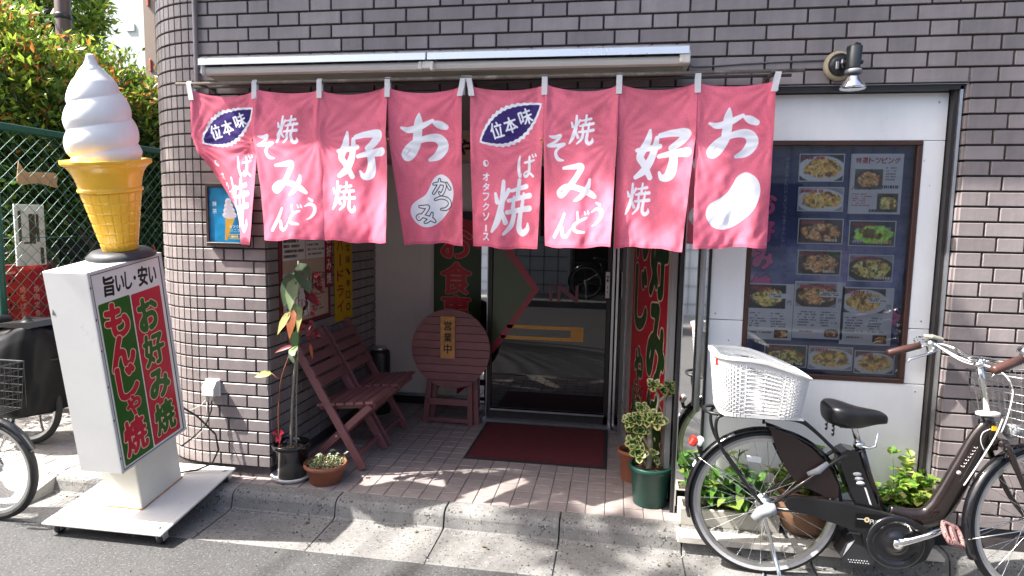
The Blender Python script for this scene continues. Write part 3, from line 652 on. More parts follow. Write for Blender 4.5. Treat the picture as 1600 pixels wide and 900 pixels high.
def noren(name, label, m, tops, bots, zb, seeds, swing):
    t = thing(name, label, 'curtain', ((tops[0]+tops[-1])/2,-.16,1.4), group='pink shop curtains over the porch'); O = off(t)
    ztop = 2.148
    for k in range(4):
        xa, xb = tops[k], tops[k+1]; ba, bb = bots[k]; rs = np.random.RandomState(seeds[k]); ph = rs.rand(6)*6.28; am = rs.uniform(.011,.021,3); s0, s1 = SX[k], SX[k+1]; sag = rs.uniform(.018,.034)
        def f(u, v, k=k, xa=xa, xb=xb, ba=ba, bb=bb, ph=ph, am=am, sag=sag):
            e = v**1.5; w = max(0, v-.3)/.7
            x = xa*(1-u)+xb*u; xbm = ba*(1-u)+bb*u; x = x*(1-w**.9)+xbm*w**.9
            z = (ztop-sag*4*u*(1-u)*(1-v)**2+.006*math.sin(u*3+ph[0])*(1-v))*(1-v)+(zb[k]+.006*math.sin(u*5+ph[1])+.003*math.sin(u*13+ph[2]))*v
            # gathers under the tabs, soft vertical folds lower down
            y = -.158 - .012*math.exp(-((u-.02)/.05)**2)*(1-v) - .012*math.exp(-((u-.98)/.05)**2)*(1-v)
            y += e*(am[0]*math.sin(u*5.2+ph[2])+am[1]*.8*math.sin(u*9.5+ph[3]+v*1.5)+am[2]*.35*math.sin(u*17+ph[4]+2*v))
            y += .004*math.sin(u*7+v*9+ph[5])*math.sin(PI*v)+.0018*math.sin(u*31+v*23+ph[1])*w
            y += swing[k][0]*e*(1-u)+swing[k][1]*e*u
            # creases: pulled from the tabs and ties, and crumpled low down
            for (tu, tv, ar, fr) in ((0,0,.9,15),(1,0,2.3,15),(0,.33,.7,19),(1,.33,2.5,19)):
                du, dv = (u-tu)*.36, (v-tv)*.77; rr_ = math.hypot(du, dv); an = math.atan2(dv, du)
                y += .0032*math.sin(an*fr+ph[2]+tu*3)*min(1, rr_/.05)*math.exp(-rr_/.20)
            lo = max(0, v-.35)/.65
            y += lo*(.0022*math.sin(u*21+v*17+ph[0])*math.sin(v*9+u*4+ph[3])+.0013*math.sin(u*47-v*31+ph[5])*math.sin(u*9+ph[1])+.0010*math.sin(u*33+v*71+ph[4]))
            if k == 0 and name == 'curtain' and seeds[0] == 11:     # the free end panel is twisted by the wind
                q = max(0, (v-.40)/.60)
                cxm, cym = -1.575, -.185; l = .165
                px = cxm-l*(1-2*u)*.58 - .02*math.sin(PI*u)*1.0; py = cym+l*(1-2*u)*.95 - .05*math.sin(PI*u)
                g = min(1, q*1.02); x = x*(1-g)+px*g; y = y*(1-g)+py*g
            return (x, y, z)
        p = MB(); p.grid(44, 80, f, uvfn=lambda u, v, s0=s0, s1=s1: (s0+(s1-s0)*u, 1-v))
        o = p.build('panel', m, t, fixn=False); o.matrix_basis = O
    tabs = [tops[0]]+tops[1:4]+[tops[4]]
    for i, x in enumerate(tabs):
        ln = (-.008 if i == 0 else .008 if i == 4 else 0) ; q = MB()
        path = [(x+ln*-1.2,-.174,2.102),(x,-.171,2.15),(x+ln*.8,-.171,2.185),(x+ln,-.16,2.2015),(x+ln,-.149,2.187),(x,-.150,2.15),(x,-.152,2.11)]
        w = .0135
        for a_, b_ in zip(path[:-1], path[1:]): q.quad((a_[0]-w,a_[1],a_[2]),(a_[0]+w,a_[1],a_[2]),(b_[0]+w,b_[1],b_[2]),(b_[0]-w,b_[1],b_[2]))
        o = q.build('tab', M_TAB, t, fixn=False); sm = o.modifiers.new('thick','SOLIDIFY'); sm.thickness = .0025; o.matrix_basis = O
    for i, x in enumerate(tops[1:4]):
        z = 1.893; q = MB(); q.lathe([(0,-.006),(.006,-.004),(.007,.002),(.004,.006),(0,.007)], 8, (x-.012,-.178,z)); q.lathe([(0,-.006),(.005,-.003),(.006,.003),(0,.006)], 8, (x+.006,-.180,z+.003)); q.tube([(x-.012,-.18,z),(x,-.181,z-.012),(x-.003,-.18,z-.025)], .0018, 5)
        q.build('tie', M_TIE, t).matrix_basis = O
    return t
noren('curtain', 'pink curtain with a wind-twisted end panel and letters on its white bean', MN1, [-1.905,-1.54,-1.184,-.824,-.445], [(-1.75,-1.55),(-1.36,-1.075),(-1.085,-.772),(-.752,-.437)], [1.362,1.390,1.386,1.375], [11,12,13,14], [(0,0),(-.27,-.18),(-.18,-.15),(.04,.03)])
noren('curtain', 'pink curtain over the door and display window with a blank white bean', MN2, [-.403,-.039,.312,.669,1.012], [(-.392,-.052),(-.012,.297),(.315,.610),(.660,.998)], [1.368,1.385,1.385,1.395], [21,22,23,24], [(.05,-.04),(-.10,-.22),(-.10,-.22),(-.19,-.05)])

# --- spot lamp and its cable
lp = thing('spotlight', 'black wall spotlight with a silver reflector bulb above the display window', 'lamp', (1.323,0,2.255)); O = off(lp)
RX = Matrix.Rotation(PI/2, 4, 'X')
m = MB(); m.lathe([(.066,.0),(.068,.012),(.060,.024),(.050,.027)], 32, M=Matrix.Translation((1.318,-.002,2.246)) @ RX); m.build('mount_ring', mat('old_cream_plastic', (.42,.36,.24), .5, var=.2, vs=20), lp).matrix_basis = O
m = MB(); m.lathe([(.05,.024),(.052,.032),(.03,.042),(0,.043)], 28, M=Matrix.Translation((1.318,-.002,2.246)) @ RX); m.box((1.325,-.052,2.246),(.018,.03,.05), bev=.004); m.tube([(1.325,-.06,2.246),(1.335,-.12,2.244)], .011, 10); m.build('mount_base', M_BLACK, lp).matrix_basis = O
m = MB(); m.box((1.301,-.05,2.24),(.014,.01,.034), bev=.002); m.box((1.318,-.062,2.252),(.012,.02,.02), bev=.003); m.build('joint', M_ALU, lp).matrix_basis = O
m = MB(); m.lathe([(0,.052),(.030,.052),(.033,.047),(.0285,-.04),(.0285,-.052),(0,-.052)], 24, (1.347,-.12,2.253)); m.tube([(1.347,-.115,2.303),(1.356,-.11,2.322),(1.372,-.108,2.318),(1.378,-.11,2.29),(1.372,-.11,2.265)], .0055, 8); m.tube([(1.37,-.12,2.235),(1.385,-.12,2.235)], .009, 10); m.build('housing', mat('lamp_black', (.02,.024,.026), .38), lp).matrix_basis = O
m = MB(); m.lathe([(.033,-.05),(.036,-.053),(.036,-.066),(.031,-.07),(.02,-.07)], 24, (1.349,-.12,2.253)); m.build('collar', mat('grey_rubber', (.2,.2,.23), .5), lp).matrix_basis = O
m = MB(); m.lathe([(.020,-.066),(.026,-.078),(.043,-.105),(.054,-.125),(.056,-.131),(.050,-.137),(.03,-.140),(0,-.141)], 36, (1.35,-.12,2.253)); m.build('reflector_bulb', mat('bulb_silver', (.82,.83,.86), .12, metal=1.0, bump=.3, bs=25), lp).matrix_basis = O
cb = MB(); cb.tube([(.628,-.03,2.272),(.66,-.008,2.258),(.75,-.008,2.258),(.9,-.008,2.266),(1.1,-.008,2.272),(1.27,-.008,2.274)], .004, 6); tag(cb.build('cable', mat('cable_grey', (.16,.15,.16), .5)), 'thin grey cable clipped along the wall tiles from awning to spotlight', 'cable')

# --- blue ice cream poster in a dark frame on the left pier
c = Cv(220, 300, (38,140,190)); c.a *= (1+(noise2(300,220,60,c.rng,3)[...,None]-.5)*.5)
c.poly([(98,160),(136,150),(152,170),(104,288),(92,286)], (226,190,92)); 
for i in range(7): c.poly([(96+i*8,160),(98+i*8,160),(98+i*2,285),(96+i*2,285)], (180,140,60))
for i in range(4): c.ell(122-i*2, 150-i*24, 42-i*8, 20, (240,240,245)); c.ell(126-i*2, 156-i*24, 38-i*8, 14, (214,216,226))
for i, q in enumerate('抹茶'): c.ch(q, 34, 90+i*40, 26, 26, (222,240,246), bold=.02)
for i, q in enumerate('ミックス'): c.ch(q, 128+i*20, 212, 16, 16, (240,246,250), bold=.02)
for i, q in enumerate('バニラ味'): c.ch(q, 134+i*20, 234, 14, 14, (240,246,250), bold=.02)
c.rect(120,254,204,280,(226,196,110)); c.rect(123,257,201,277,(60,110,130)); c.lines(128,261,198,274,1,(240,220,150),3,.9,.9)
pf = thing('poster_frame', 'small blue ice cream poster in a dark frame beside the twisted curtain end', 'poster', (-1.80,-.01,1.34)); O = off(pf)
m = MB(); m.quad((-1.918,-.022,1.355),(-1.695,-.022,1.355),(-1.695,-.022,1.66),(-1.918,-.022,1.66)); m.build('print', printmat('ice_cream_poster', c, rough=.25), pf).matrix_basis = O
m = MB()
for (x, z, w, h) in ((-1.8065,1.344,.25,.02),(-1.8065,1.671,.25,.02),(-1.924,1.5075,.015,.305),(-1.689,1.5075,.015,.305)): m.box((x,-.018,z),(w,.03,h), bev=.002)
m.build('frame', mat('frame_brown', (.05,.03,.026), .4), pf).matrix_basis = O
m = MB(); m.box((-1.8065,-.035,1.3555),(.222,.003,.003)); m.build('edge_strip', M_ALU, pf).matrix_basis = O

# --- outlet box with its cords
ob = thing('outlet_box', 'small white outlet cover on the lit corner tiles beside the sign', 'outlet', (-1.935,0,.52)); O = off(ob)
M_OUT = mat('ivory_plastic', (.66,.65,.6), .45, var=.06, vs=20)
m = MB(); m.prism([(-.004,.565),(-.03,.562),(-.058,.53),(-.062,.485),(-.05,.478),(-.004,.478)], -1.972, -1.9, 'x'); m.box((-1.936,-.006,.52),(.09,.012,.10), bev=.003); m.build('cover', M_OUT, ob).matrix_basis = O
for x in (-1.953,-1.925): m = MB(); m.tube([(x,-.04,.48),(x,-.04,.452)], .010, 8); m.build('plug', M_OUT, ob).matrix_basis = O
blk = mat('cord_black', (.02,.02,.02), .45); wht = mat('cord_white', (.5,.48,.42), .5)
m = MB(); m.tube([(-1.925,-.04,.455),(-1.922,-.05,.40),(-1.945,-.07,.32),(-2.0,-.12,.25),(-2.03,-.17,.22)], .0045, 7); m.tube([(-2.03,-.18,.46),(-1.96,-.12,.38),(-1.88,-.08,.27),(-1.865,-.08,.18),(-1.90,-.09,.10),(-1.98,-.11,.065),(-2.06,-.14,.055)], .0055, 7)
tag(m.build('power_cord', blk), 'black power cord looping from the outlet to the sign stand', 'cord')
m = MB(); m.tube([(-1.953,-.04,.455),(-1.955,-.045,.38),(-1.975,-.05,.28),(-2.01,-.07,.235),(-2.05,-.1,.25),(-2.04,-.1,.33)], .003, 6); m.tube([(-1.96,-.04,.455),(-1.99,-.05,.42),(-2.03,-.09,.40)], .0025, 6)
tag(m.build('power_cord', wht), 'thin white cord hanging below the outlet cover', 'cord')
# ================================================================== sign stand with the ice cream model on it
SO = Vector((-2.122,-.340,.015)); SR = (.15,0,.004)
M_SIGN = mat('sign_white_paint', (.74,.735,.71), .38, var=.05, vs=5, bump=.03, bs=40, dirt=(7,.64,(.30,.25,.19),.55))
M_SIGNF = mat('sign_edge_white', (.62,.62,.61), .35, var=.06, vs=9, dirt=(14,.62,(.12,.1,.08),.7))
M_RUST = mat('plate_white_rusty', (.72,.70,.66), .45, var=.06, vs=6, dirt=(5.5,.66,(.30,.13,.05),.8))
st = thing('sign_stand', 'leaning white sign box with red and green lettering on a wheeled steel plate', 'sign', SO, SR)
m = MB(); m.box((0,0,-.006),(.659,.632,.012), bev=.003)
m.build('base_plate', M_RUST, st)
M_STAIN = mat('rust_stain', (.42,.20,.07), .8, var=.5, vs=18)
m = MB(); m.box((-.007,.013,.134),(.201,.311,.268), bev=.004); m.build('post', mat('post_cream', (.70,.68,.60), .4, var=.05, vs=5), st)
m = MB()
for s in (-1,1): m.box((-.007+s*.1015,.013,.003),(.004,.315,.006)); m.box((-.007,.013+s*.157,.003),(.205,.004,.006))
m.build('weld_seam', M_STAIN, st)
bx, by, bw, bl_, z0, z1 = -.002, -.008, .228, .483, .268, 1.272
m = MB(); m.box((bx,by,(z0+z1)/2),(bw,bl_,z1-z0), bev=.004); m.build('box', M_SIGN, st)
# edge frame of the lit face
xf = bx+bw/2
m = MB()
for (y, z, a, c_) in ((by-bl_/2+.008,(z0+z1)/2,.016,z1-z0),(by+bl_/2-.010,(z0+z1)/2,.020,z1-z0),(by,z0+.006,bl_-.036,.012),(by,z1-.008,bl_-.036,.016)): m.box((xf,y,z),(.009,a,c_), bev=.0015)
m.build('face_frame', M_SIGNF, st)
m = MB()
for (y, z, a, c_) in ((by-bl_/2+.0185,(z0+z1)/2,.003,z1-z0-.03),(by+bl_/2-.0225,(z0+z1)/2,.003,z1-z0-.03),(by,z1-.018,bl_-.04,.003),(by,z0+.014,bl_-.04,.003)): m.box((xf+.0012,y,z),(.003,a,c_))
for z in (.35,.55,.72,.9,1.05,1.2):
    m.box((xf+.0042,by-bl_/2+.006,z),(.002,.006,.010))
m.build('face_gap', M_BLACK, st)
# printed face: x right = +y
ya, yb, za, zb = -.2305,.2115,.283,1.255
Wp, Hp = 474, 1042; PX = lambda y: (y-ya)/(yb-ya)*Wp; PZ = lambda z: (zb-z)/(zb-za)*Hp
c = Cv(Wp, Hp, (232,232,226))
GR, RD, CRM = (42,98,30), (196,32,56), (240,205,176)
def rrect(x0,y0,x1,y1,r,col):
    c.rect(x0+r,y0,x1-r,y1,col); c.rect(x0,y0+r,x1,y1-r,col)
    for x in (x0+r,x1-r):
        for y in (y0+r,y1-r): c.ell(x,y,r,r,col)
rrect(PX(-.217),PZ(1.112),PX(-.021),PZ(.292),10,GR); rrect(PX(-.013),PZ(1.108),PX(.190),PZ(.296),10,RD)
for ch, y, z, w, h in (('旨',-.135,1.183,.062,.092),('い',-.068,1.181,.05,.075),('し',-.013,1.182,.042,.085),('安',.085,1.180,.062,.095),('い',.152,1.172,.05,.08)):
    c.ch(ch, PX(y), PZ(z), w*1072, h*1072, (24,22,22), rot=.1, bold=.03, th=.06)
c.ell(PX(.03), PZ(1.184), 9, 11, (24,22,22))
for ch, y, z, w, h in (('も',-.122,1.013,.135,.165),('ん',-.122,.852,.145,.16),('じ',-.118,.70,.125,.165),('ゃ',-.105,.566,.088,.105),('焼',-.124,.415,.142,.18)):
    c.ch(ch, PX(y), PZ(z), w*1072, h*1072, RD, rot=-.03, bold=.036 if ch != '焼' else .026, th=.05, rough=.05, outline=.022, oc=CRM)
for ch, y, z, w, h in (('お',.082,.985,.130,.165),('好',.086,.795,.140,.165),('み',.088,.603,.140,.150),('焼',.090,.415,.140,.17)):
    c.ch(ch, PX(y), PZ(z), w*1072, h*1072, GR, rot=-.03, bold=.036 if ch in 'おみ' else .026, th=.05, rough=.05, outline=.022, oc=CRM)
m = MB(); m.quad((xf+.0006,ya,za),(xf+.0006,yb,za),(xf+.0006,yb,zb),(xf+.0006,ya,zb)); m.build('face_panel', printmat('sign_face', c, rough=.3, fade=.04), st)
m = MB(); m.add([(-.104,by-bl_/2-.0008,1.066),(-.084,by-bl_/2-.0008,1.066),(-.094,by-bl_/2-.0008,1.097)], [[0,1,2]]); m.build('sticker', mat('sticker_grey_green', (.16,.19,.15), .5), st)
for sx in (-1,1):
    for sy in (-1,1):
        k = thing('caster', None, None, (sx*.285,sy*.27,0)); k.parent = st
        m = MB(); m.lathe([(.0,-.014),(.026,-.013),(.030,-.006),(.030,.006),(.026,.013),(0,.014)], 20, M=Matrix.Translation((.012,0,-.049)) @ Matrix.Rotation(PI/2,4,'Y')); m.build('wheel', M_BLACK, k)
        m = MB(); m.box((.006,0,-.014),(.06,.05,.004)); m.box((-.008,0,-.034),(.004,.034,.042)); m.box((.030,0,-.034),(.004,.034,.042)); m.build('fork', M_STEEL, k)
        m = MB(); m.lathe([(.012,0),(.012,.004),(.007,.008),(0,.009)], 8, (0,0,.0)); m.build('bolt', M_STEEL, k)
m = MB(); m.lathe([(0,0),(.008,.0),(.009,.01),(.004,.022),(.006,.03),(0,.045)], 8, (.10,.205,1.272)); m.build('broken_bulb', mat('tiny_red', (.5,.05,.03), .4), st)

# ice cream model
Rm = Matrix.Rotation(.004,3,'Z') @ Matrix.Rotation(.15,3,'X'); ip = SO+Rm @ Vector((0,.098,1.2735))
ic = thing('ice_cream_model', 'giant soft ice cream cone model standing on the white sign box', 'cone model', ip, SR)
m = MB(); m.lathe([(0,0),(.153,0),(.155,.008),(.128,.034),(.09,.038),(0,.038)], 40); m.build('rubber_base', mat('rubber_black', (.03,.031,.036), .5, var=.2, vs=12), ic)
M_CONE = mat('waffle_yellow', (.92,.52,.035), .28, var=.07, vs=7, grime=.06, bump=.03, bs=30, coat=.25); M_CONE.node_tree.nodes['Principled BSDF'].inputs['Subsurface Weight'].default_value = .12; M_CONE.node_tree.nodes['Principled BSDF'].inputs['Subsurface Radius'].default_value = (.03,.015,.005)
def cone(s, t):
    a = s*2*PI; z = .026+t*.297
    r = .098+(.171-.098)*t
    gu = abs(((s*20) % 1)-.5)*2; gv = abs(((t*6.0) % 1)-.5)*2
    g = max(0, 1-min((1-gu)/.13, (1-gv)/.16)) if t < .985 else 0
    g = max(max(0, 1-(1-gu)/.16), max(0, 1-(1-gv)/.20))
    return (.77*(r-.0045*g)*math.cos(a), .77*(r-.0045*g)*math.sin(a), z)
m = MB(); m.grid(240, 90, cone); m.build('waffle', M_CONE, ic)
K = .77
prof = [(.171,.323),(.180,.326),(.183,.333),(.180,.341),(.172,.345),(.176,.36),(.186,.39),(.200,.42),(.224,.445),(.245,.456),(.250,.461),(.250,.474),(.246,.478),(.235,.477),(.19,.46),(.12,.44)]
def brim(s, t):
    a = s*2*PI; k = t*(len(prof)-1); i = min(int(k), len(prof)-2); f = k-i
    r = prof[i][0]*(1-f)+prof[i+1][0]*f; z = prof[i][1]*(1-f)+prof[i+1][1]*f
    if .43 < z: r += .0035*math.cos(a*12)*min(1, (z-.43)/.03)
    return (K*r*math.cos(a), K*r*math.sin(a), z)
m = MB(); m.grid(96, 45, brim); m.build('brim', M_CONE, ic)
M_ICE = mat('soft_cream_white', (.87,.855,.84), .34, var=.03, vs=6, bump=.02, bs=25, grime=.05, speck=[(34,.76,(.45,.42,.38))]); M_ICE.node_tree.nodes['Principled BSDF'].inputs['Subsurface Weight'].default_value = .25; M_ICE.node_tree.nodes['Principled BSDF'].inputs['Subsurface Radius'].default_value = (.05,.04,.035)
envz = [0,.05,.10,.20,.29,.37,.42,.44,.46,.475,.49]; envr = [.185,.208,.207,.193,.164,.118,.068,.043,.030,.025,.022]
def swirl(s, t):
    a = s*2*PI; z = .46+t*.50; zz = t*.49; r = float(np.interp(zz, envz, envr))
    ph = (zz/.118 - s*1.0+.35) % 1.0
    lobe = abs(math.sin(PI*ph))**.7
    r = r*(1-.105*(1-lobe)) if zz < .44 else r*(1-.105*(1-lobe)*max(0, (.49-zz)/.05))
    tip = max(0, (zz-.40)/.09)
    if t > .985: r *= max(0, (1-t)/.015)**.5
    return (K*r*math.cos(a)+.010*tip, K*r*math.sin(a)-.006*tip, z)
m = MB(); m.grid(96, 130, swirl); m.build('swirl', M_ICE, ic)
# ================================================================== porch furniture and signs
M_WOOD = mat('red_brown_wood', (.225,.092,.092), .5, var=.22, vs=9, bump=.15, bs=40, rand=.1, streak=False)
def chair(label, y0, y1):
    t = thing('folding_chair', label, 'chair', (-1.30,(y0+y1)/2,0), group='red brown slatted folding chairs in the porch'); O = off(t); d = .024
    def bar(mb, p, q, w, th, y):       # flat bar in the xz plane
        a, b_ = Vector((p[0],y,p[1])), Vector((q[0],y,q[1])); L = (b_-a).length; ang = math.atan2(q[1]-p[1], q[0]-p[0])
        mb.box((a+b_)/2, (L,th,w), rot=Matrix.Rotation(-ang,3,'Y'), bev=.003)
    for s, y in ((1,y0+d/2),(-1,y1-d/2)):
        m = MB(); bar(m, (-1.122,.012), (-1.578,.79), .046, d, y); m.build('long_leg', M_WOOD, t).matrix_basis = O
        m = MB(); bar(m, (-1.49,.012), (-1.085,.395), .042, d, y+s*.027); m.build('short_leg', M_WOOD, t).matrix_basis = O
        m = MB(); bar(m, (-1.415,.362), (-1.062,.398), .036, .02, y+s*.050); m.build('seat_rail', M_WOOD, t).matrix_basis = O
        m = MB(); m.lathe([(0,0),(.006,0),(.006,.006),(0,.006)], 8, M=Matrix.Translation((-1.282,y-s*.018,.208)) @ Matrix.Rotation(PI/2,4,'X')); m.build('bolt', M_STEEL, t).matrix_basis = O
    for i in range(6):
        x = -1.385+i*.0605; z = .388+i*.0062; m = MB(); m.box((x,(y0+y1)/2,z),(.052,y1-y0-.004,.017), rot=Matrix.Rotation(-.1,3,'Y'), bev=.003); m.build('seat_slat', M_WOOD, t).matrix_basis = O
    for i in range(4):
        f = .64+i*.082; x = -1.122+(-1.578+1.122)*f+.018; z = .012+.778*f+.012; m = MB(); m.box((x,(y0+y1)/2,z),(.016,y1-y0-.002,.058), rot=Matrix.Rotation(-.53,3,'Y'), bev=.003); m.build('back_slat', M_WOOD, t).matrix_basis = O
    m = MB(); m.box((-1.165,(y0+y1)/2,.085),(.018,y1-y0-.05,.03), bev=.003); m.build('stretcher', M_WOOD, t).matrix_basis = O
    m = MB(); m.box((-1.42,(y0+y1)/2,.075),(.018,y1-y0-.1,.03), bev=.003); m.build('stretcher', M_WOOD, t).matrix_basis = O
chair('nearer red brown folding chair, beside the black pot', .205, .59)
chair('farther red brown folding chair, next to the cream wall panel', .635, 1.015)

# round folding table stood on edge
TX, TY, TZ, TR = -.833, 1.15, .575, .292
tb = thing('folding_table', 'round red brown slatted table folded upright against the cream wall panel', 'table', (TX,TY,0)); O = off(tb)
n = 10; pw = 2*TR/n
for i in range(n):
    za, zb = -TR+i*pw+.0022, -TR+(i+1)*pw-.0022; zs = np.linspace(za, zb, 5)
    pts = [(-math.sqrt(max(0, TR*TR-z*z)), z) for z in zs]+[(math.sqrt(max(0, TR*TR-z*z)), z) for z in zs[::-1]]
    q = MB(); q.prism([(TX+x, TZ+z) for x, z in pts], TY-.012, TY+.008, 'y'); q.build('top_slat', M_WOOD, tb).matrix_basis = O
m = MB(); m.prism([(TX+.275*math.cos(a), TZ+.275*math.sin(a)) for a in np.linspace(0,2*PI,40,endpoint=False)], TY+.009, TY+.02, 'y'); m.build('top_backing', M_BLACK, tb).matrix_basis = O
def bary(mb, p, q, w, th, y):
    a, b_ = Vector((p[0],y,p[1])), Vector((q[0],y,q[1])); L = (b_-a).length; ang = math.atan2(q[1]-p[1], q[0]-p[0]); mb.box((a+b_)/2, (L,th,w), rot=Matrix.Rotation(-ang,3,'Y'), bev=.003)
for p, q, y in (((-1.035,0),(-.99,.42),TY+.035),((-.69,0),(-.70,.42),TY+.035),((-.648,0),(-.668,.42),TY+.065),((-.995,0),(-.96,.42),TY+.075)):
    m = MB(); bary(m, p, q, .04, .022, y); m.build('leg', M_WOOD, tb).matrix_basis = O
for z, w, h in ((.168,.33,.05),(.03,.35,.03)): m = MB(); m.box((-.86,TY+.033,z),(w,.018,h), bev=.003); m.build('crossbar', M_WOOD, tb).matrix_basis = O
c = Cv(150, 430, (196,142,84)); n_ = noise2(430,150,40,c.rng,3); g = noise2(430,18,30,c.rng,2); g = np.repeat(g,9,1)[:, :150]; c.a *= (1+(n_[...,None]-.5)*.25)*(1+(g[...,None]-.5)*.22)
for i, q in enumerate('営業中'): c.ch(q, 78, 95+i*118, 84, 96, (22,16,12), bold=.028, th=.22, rough=.08)
pl = thing('name_plaque', 'small wooden plaque with black brush lettering hanging on the round table', 'plaque', (-.852,TY-.02,.66)); O = off(pl)
m = MB(); m.box((-.852,TY-.019,.66),(.108,.010,.31), bev=.003); m.build('board', mat('plaque_wood', (.50,.26,.09), .5, var=.2, vs=14), pl).matrix_basis = O
m = MB(); m.quad((-.904,TY-.0248,.507),(-.80,TY-.0248,.507),(-.80,TY-.0248,.813),(-.904,TY-.0248,.813)); m.build('lettering', printmat('plaque_print', c, rough=.55), pl).matrix_basis = O

# stand ashtray
bn = thing('ashtray_stand', 'black cylindrical ashtray stand with chrome top in the porch corner', 'ashtray', (-1.455,1.36,0)); O = off(bn)
m = MB(); m.lathe([(0,0),(.078,0),(.08,.01),(.08,.46),(.074,.49),(.05,.5)], 28, (-1.455,1.36,0)); m.build('body', M_BLACK, bn).matrix_basis = O
m = MB(); m.lathe([(.06,.498),(.06,.512),(.05,.522),(.02,.524),(0,.524)], 24, (-1.455,1.36,0)); m.build('lid', M_ALU, bn).matrix_basis = O

# door mat
mt = thing('door_mat', 'dark red door mat with black rubber edge before the glass door', 'mat', (-.14,.90,0)); O = off(mt)
Mm = mat('mat_red', (.12,.016,.020), .95, var=.25, vs=30, bump=1.0, bs=260)
m = MB(); m.box((-.137,.905,.006),(.855,.70,.008)); m.build('pile', Mm, mt).matrix_basis = O
for x, y, w, d in ((-.137,.5435,.90,.023),(-.137,1.2665,.90,.023),(-.5755,.905,.022,.70),(.3015,.905,.022,.70)): m = MB(); m.box((x,y,.0045),(w,d,.007), bev=.002); m.build('edge', mat('mat_rubber', (.025,.025,.027), .7), mt).matrix_basis = O

# green sign board with red letters beside the door
c = Cv(330, 1100, (48,66,30))
c.rect(0,0,330,150,(14,14,14)); c.poly([(0,0),(330,90),(330,330),(120,0)], (176,30,48)) ; c.poly([(330,255),(330,420),(0,60),(0,0),(60,0)], (176,30,48)); c.poly([(0,100),(0,230),(330,520),(330,300)], (48,66,30)) ; c.rect(0,330,330,420,(48,66,30))
for ch, y, h in (('お',232,235),('食',506,240),('事',756,235)):
    c.ch(ch, 150, y, 196, h, (196,30,54), bold=.022, th=.075, outline=.014, oc=(206,170,130), rough=.04)
gb = thing('sign_board', 'narrow green board with large red outlined letters behind the round table', 'sign', (-.9,1.62,.3)); O = off(gb)
m = MB(); m.box((-.895,1.617,1.0),(.405,.014,1.15), bev=.002); m.build('board', mat('board_green', (.02,.03,.012), .4), gb).matrix_basis = O
m = MB(); m.quad((-1.097,1.6092,.43),(-.694,1.6092,.43),(-.694,1.6092,1.574),(-1.097,1.6092,1.574)); m.build('lettering', printmat('green_board', c, rough=.35), gb).matrix_basis = O
m = MB(); m.box((-1.05,1.632,.34),(.095,.006,.16)); m.add([(-1.097,1.629,.26),(-1.002,1.629,.26),(-1.002,1.629,.20),(-1.097,1.629,.11)], [[0,1,2,3]]); m.build('ribbon_end', GREEN, gb).matrix_basis = O
m = MB(); m.add([(-.905,1.629,.43),(-.70,1.629,.43),(-.70,1.629,.25),(-.79,1.629,.20),(-.905,1.629,.10)], [[0,1,2,3,4]]); m.build('ribbon_end', RED, gb).matrix_basis = O

# red sign on the splayed side wall
c = Cv(700, 1460, (170,22,44))
c.rect(0,0,78,1460,(150,140,132)); c.rect(664,0,700,1460,(170,166,160))
OC = (214,196,168); GL = (34,62,26)
for i, ch in enumerate('お好み焼'): c.ch(ch, 512, 150+i*372, 262, 330, GL, bold=.036, th=.05, outline=.018, oc=OC, rough=.04)
for i, (ch, h) in enumerate((('も',240),('ん',240),('じ',270),('ゃ',190),('焼',300))): c.ch(ch, 235, 120+i*300+(20 if ch == 'ゃ' else 0), 215 if ch != 'ゃ' else 150, h, GL, bold=.036, th=.05, outline=.018, oc=OC, rough=.04)
rs = thing('side_sign', 'tall red side sign with green outlined letters beside the glass door', 'sign', (.5,.6,0)); O = off(rs)
m = MB(); panel(m, .925, .135, .02, 2.1, .012, .03); m.build('box', mat('sign_box_white', (.45,.43,.41), .4), rs).matrix_basis = O
m = MB(); a, e = at(.922)+nAB*.0135, at(.138)+nAB*.0135
m.quad(a+Vector((0,0,.03)), e+Vector((0,0,.03)), e+Vector((0,0,2.05)), a+Vector((0,0,2.05))); m.build('lettering', printmat('red_side_sign', c, rough=.3), rs).matrix_basis = O

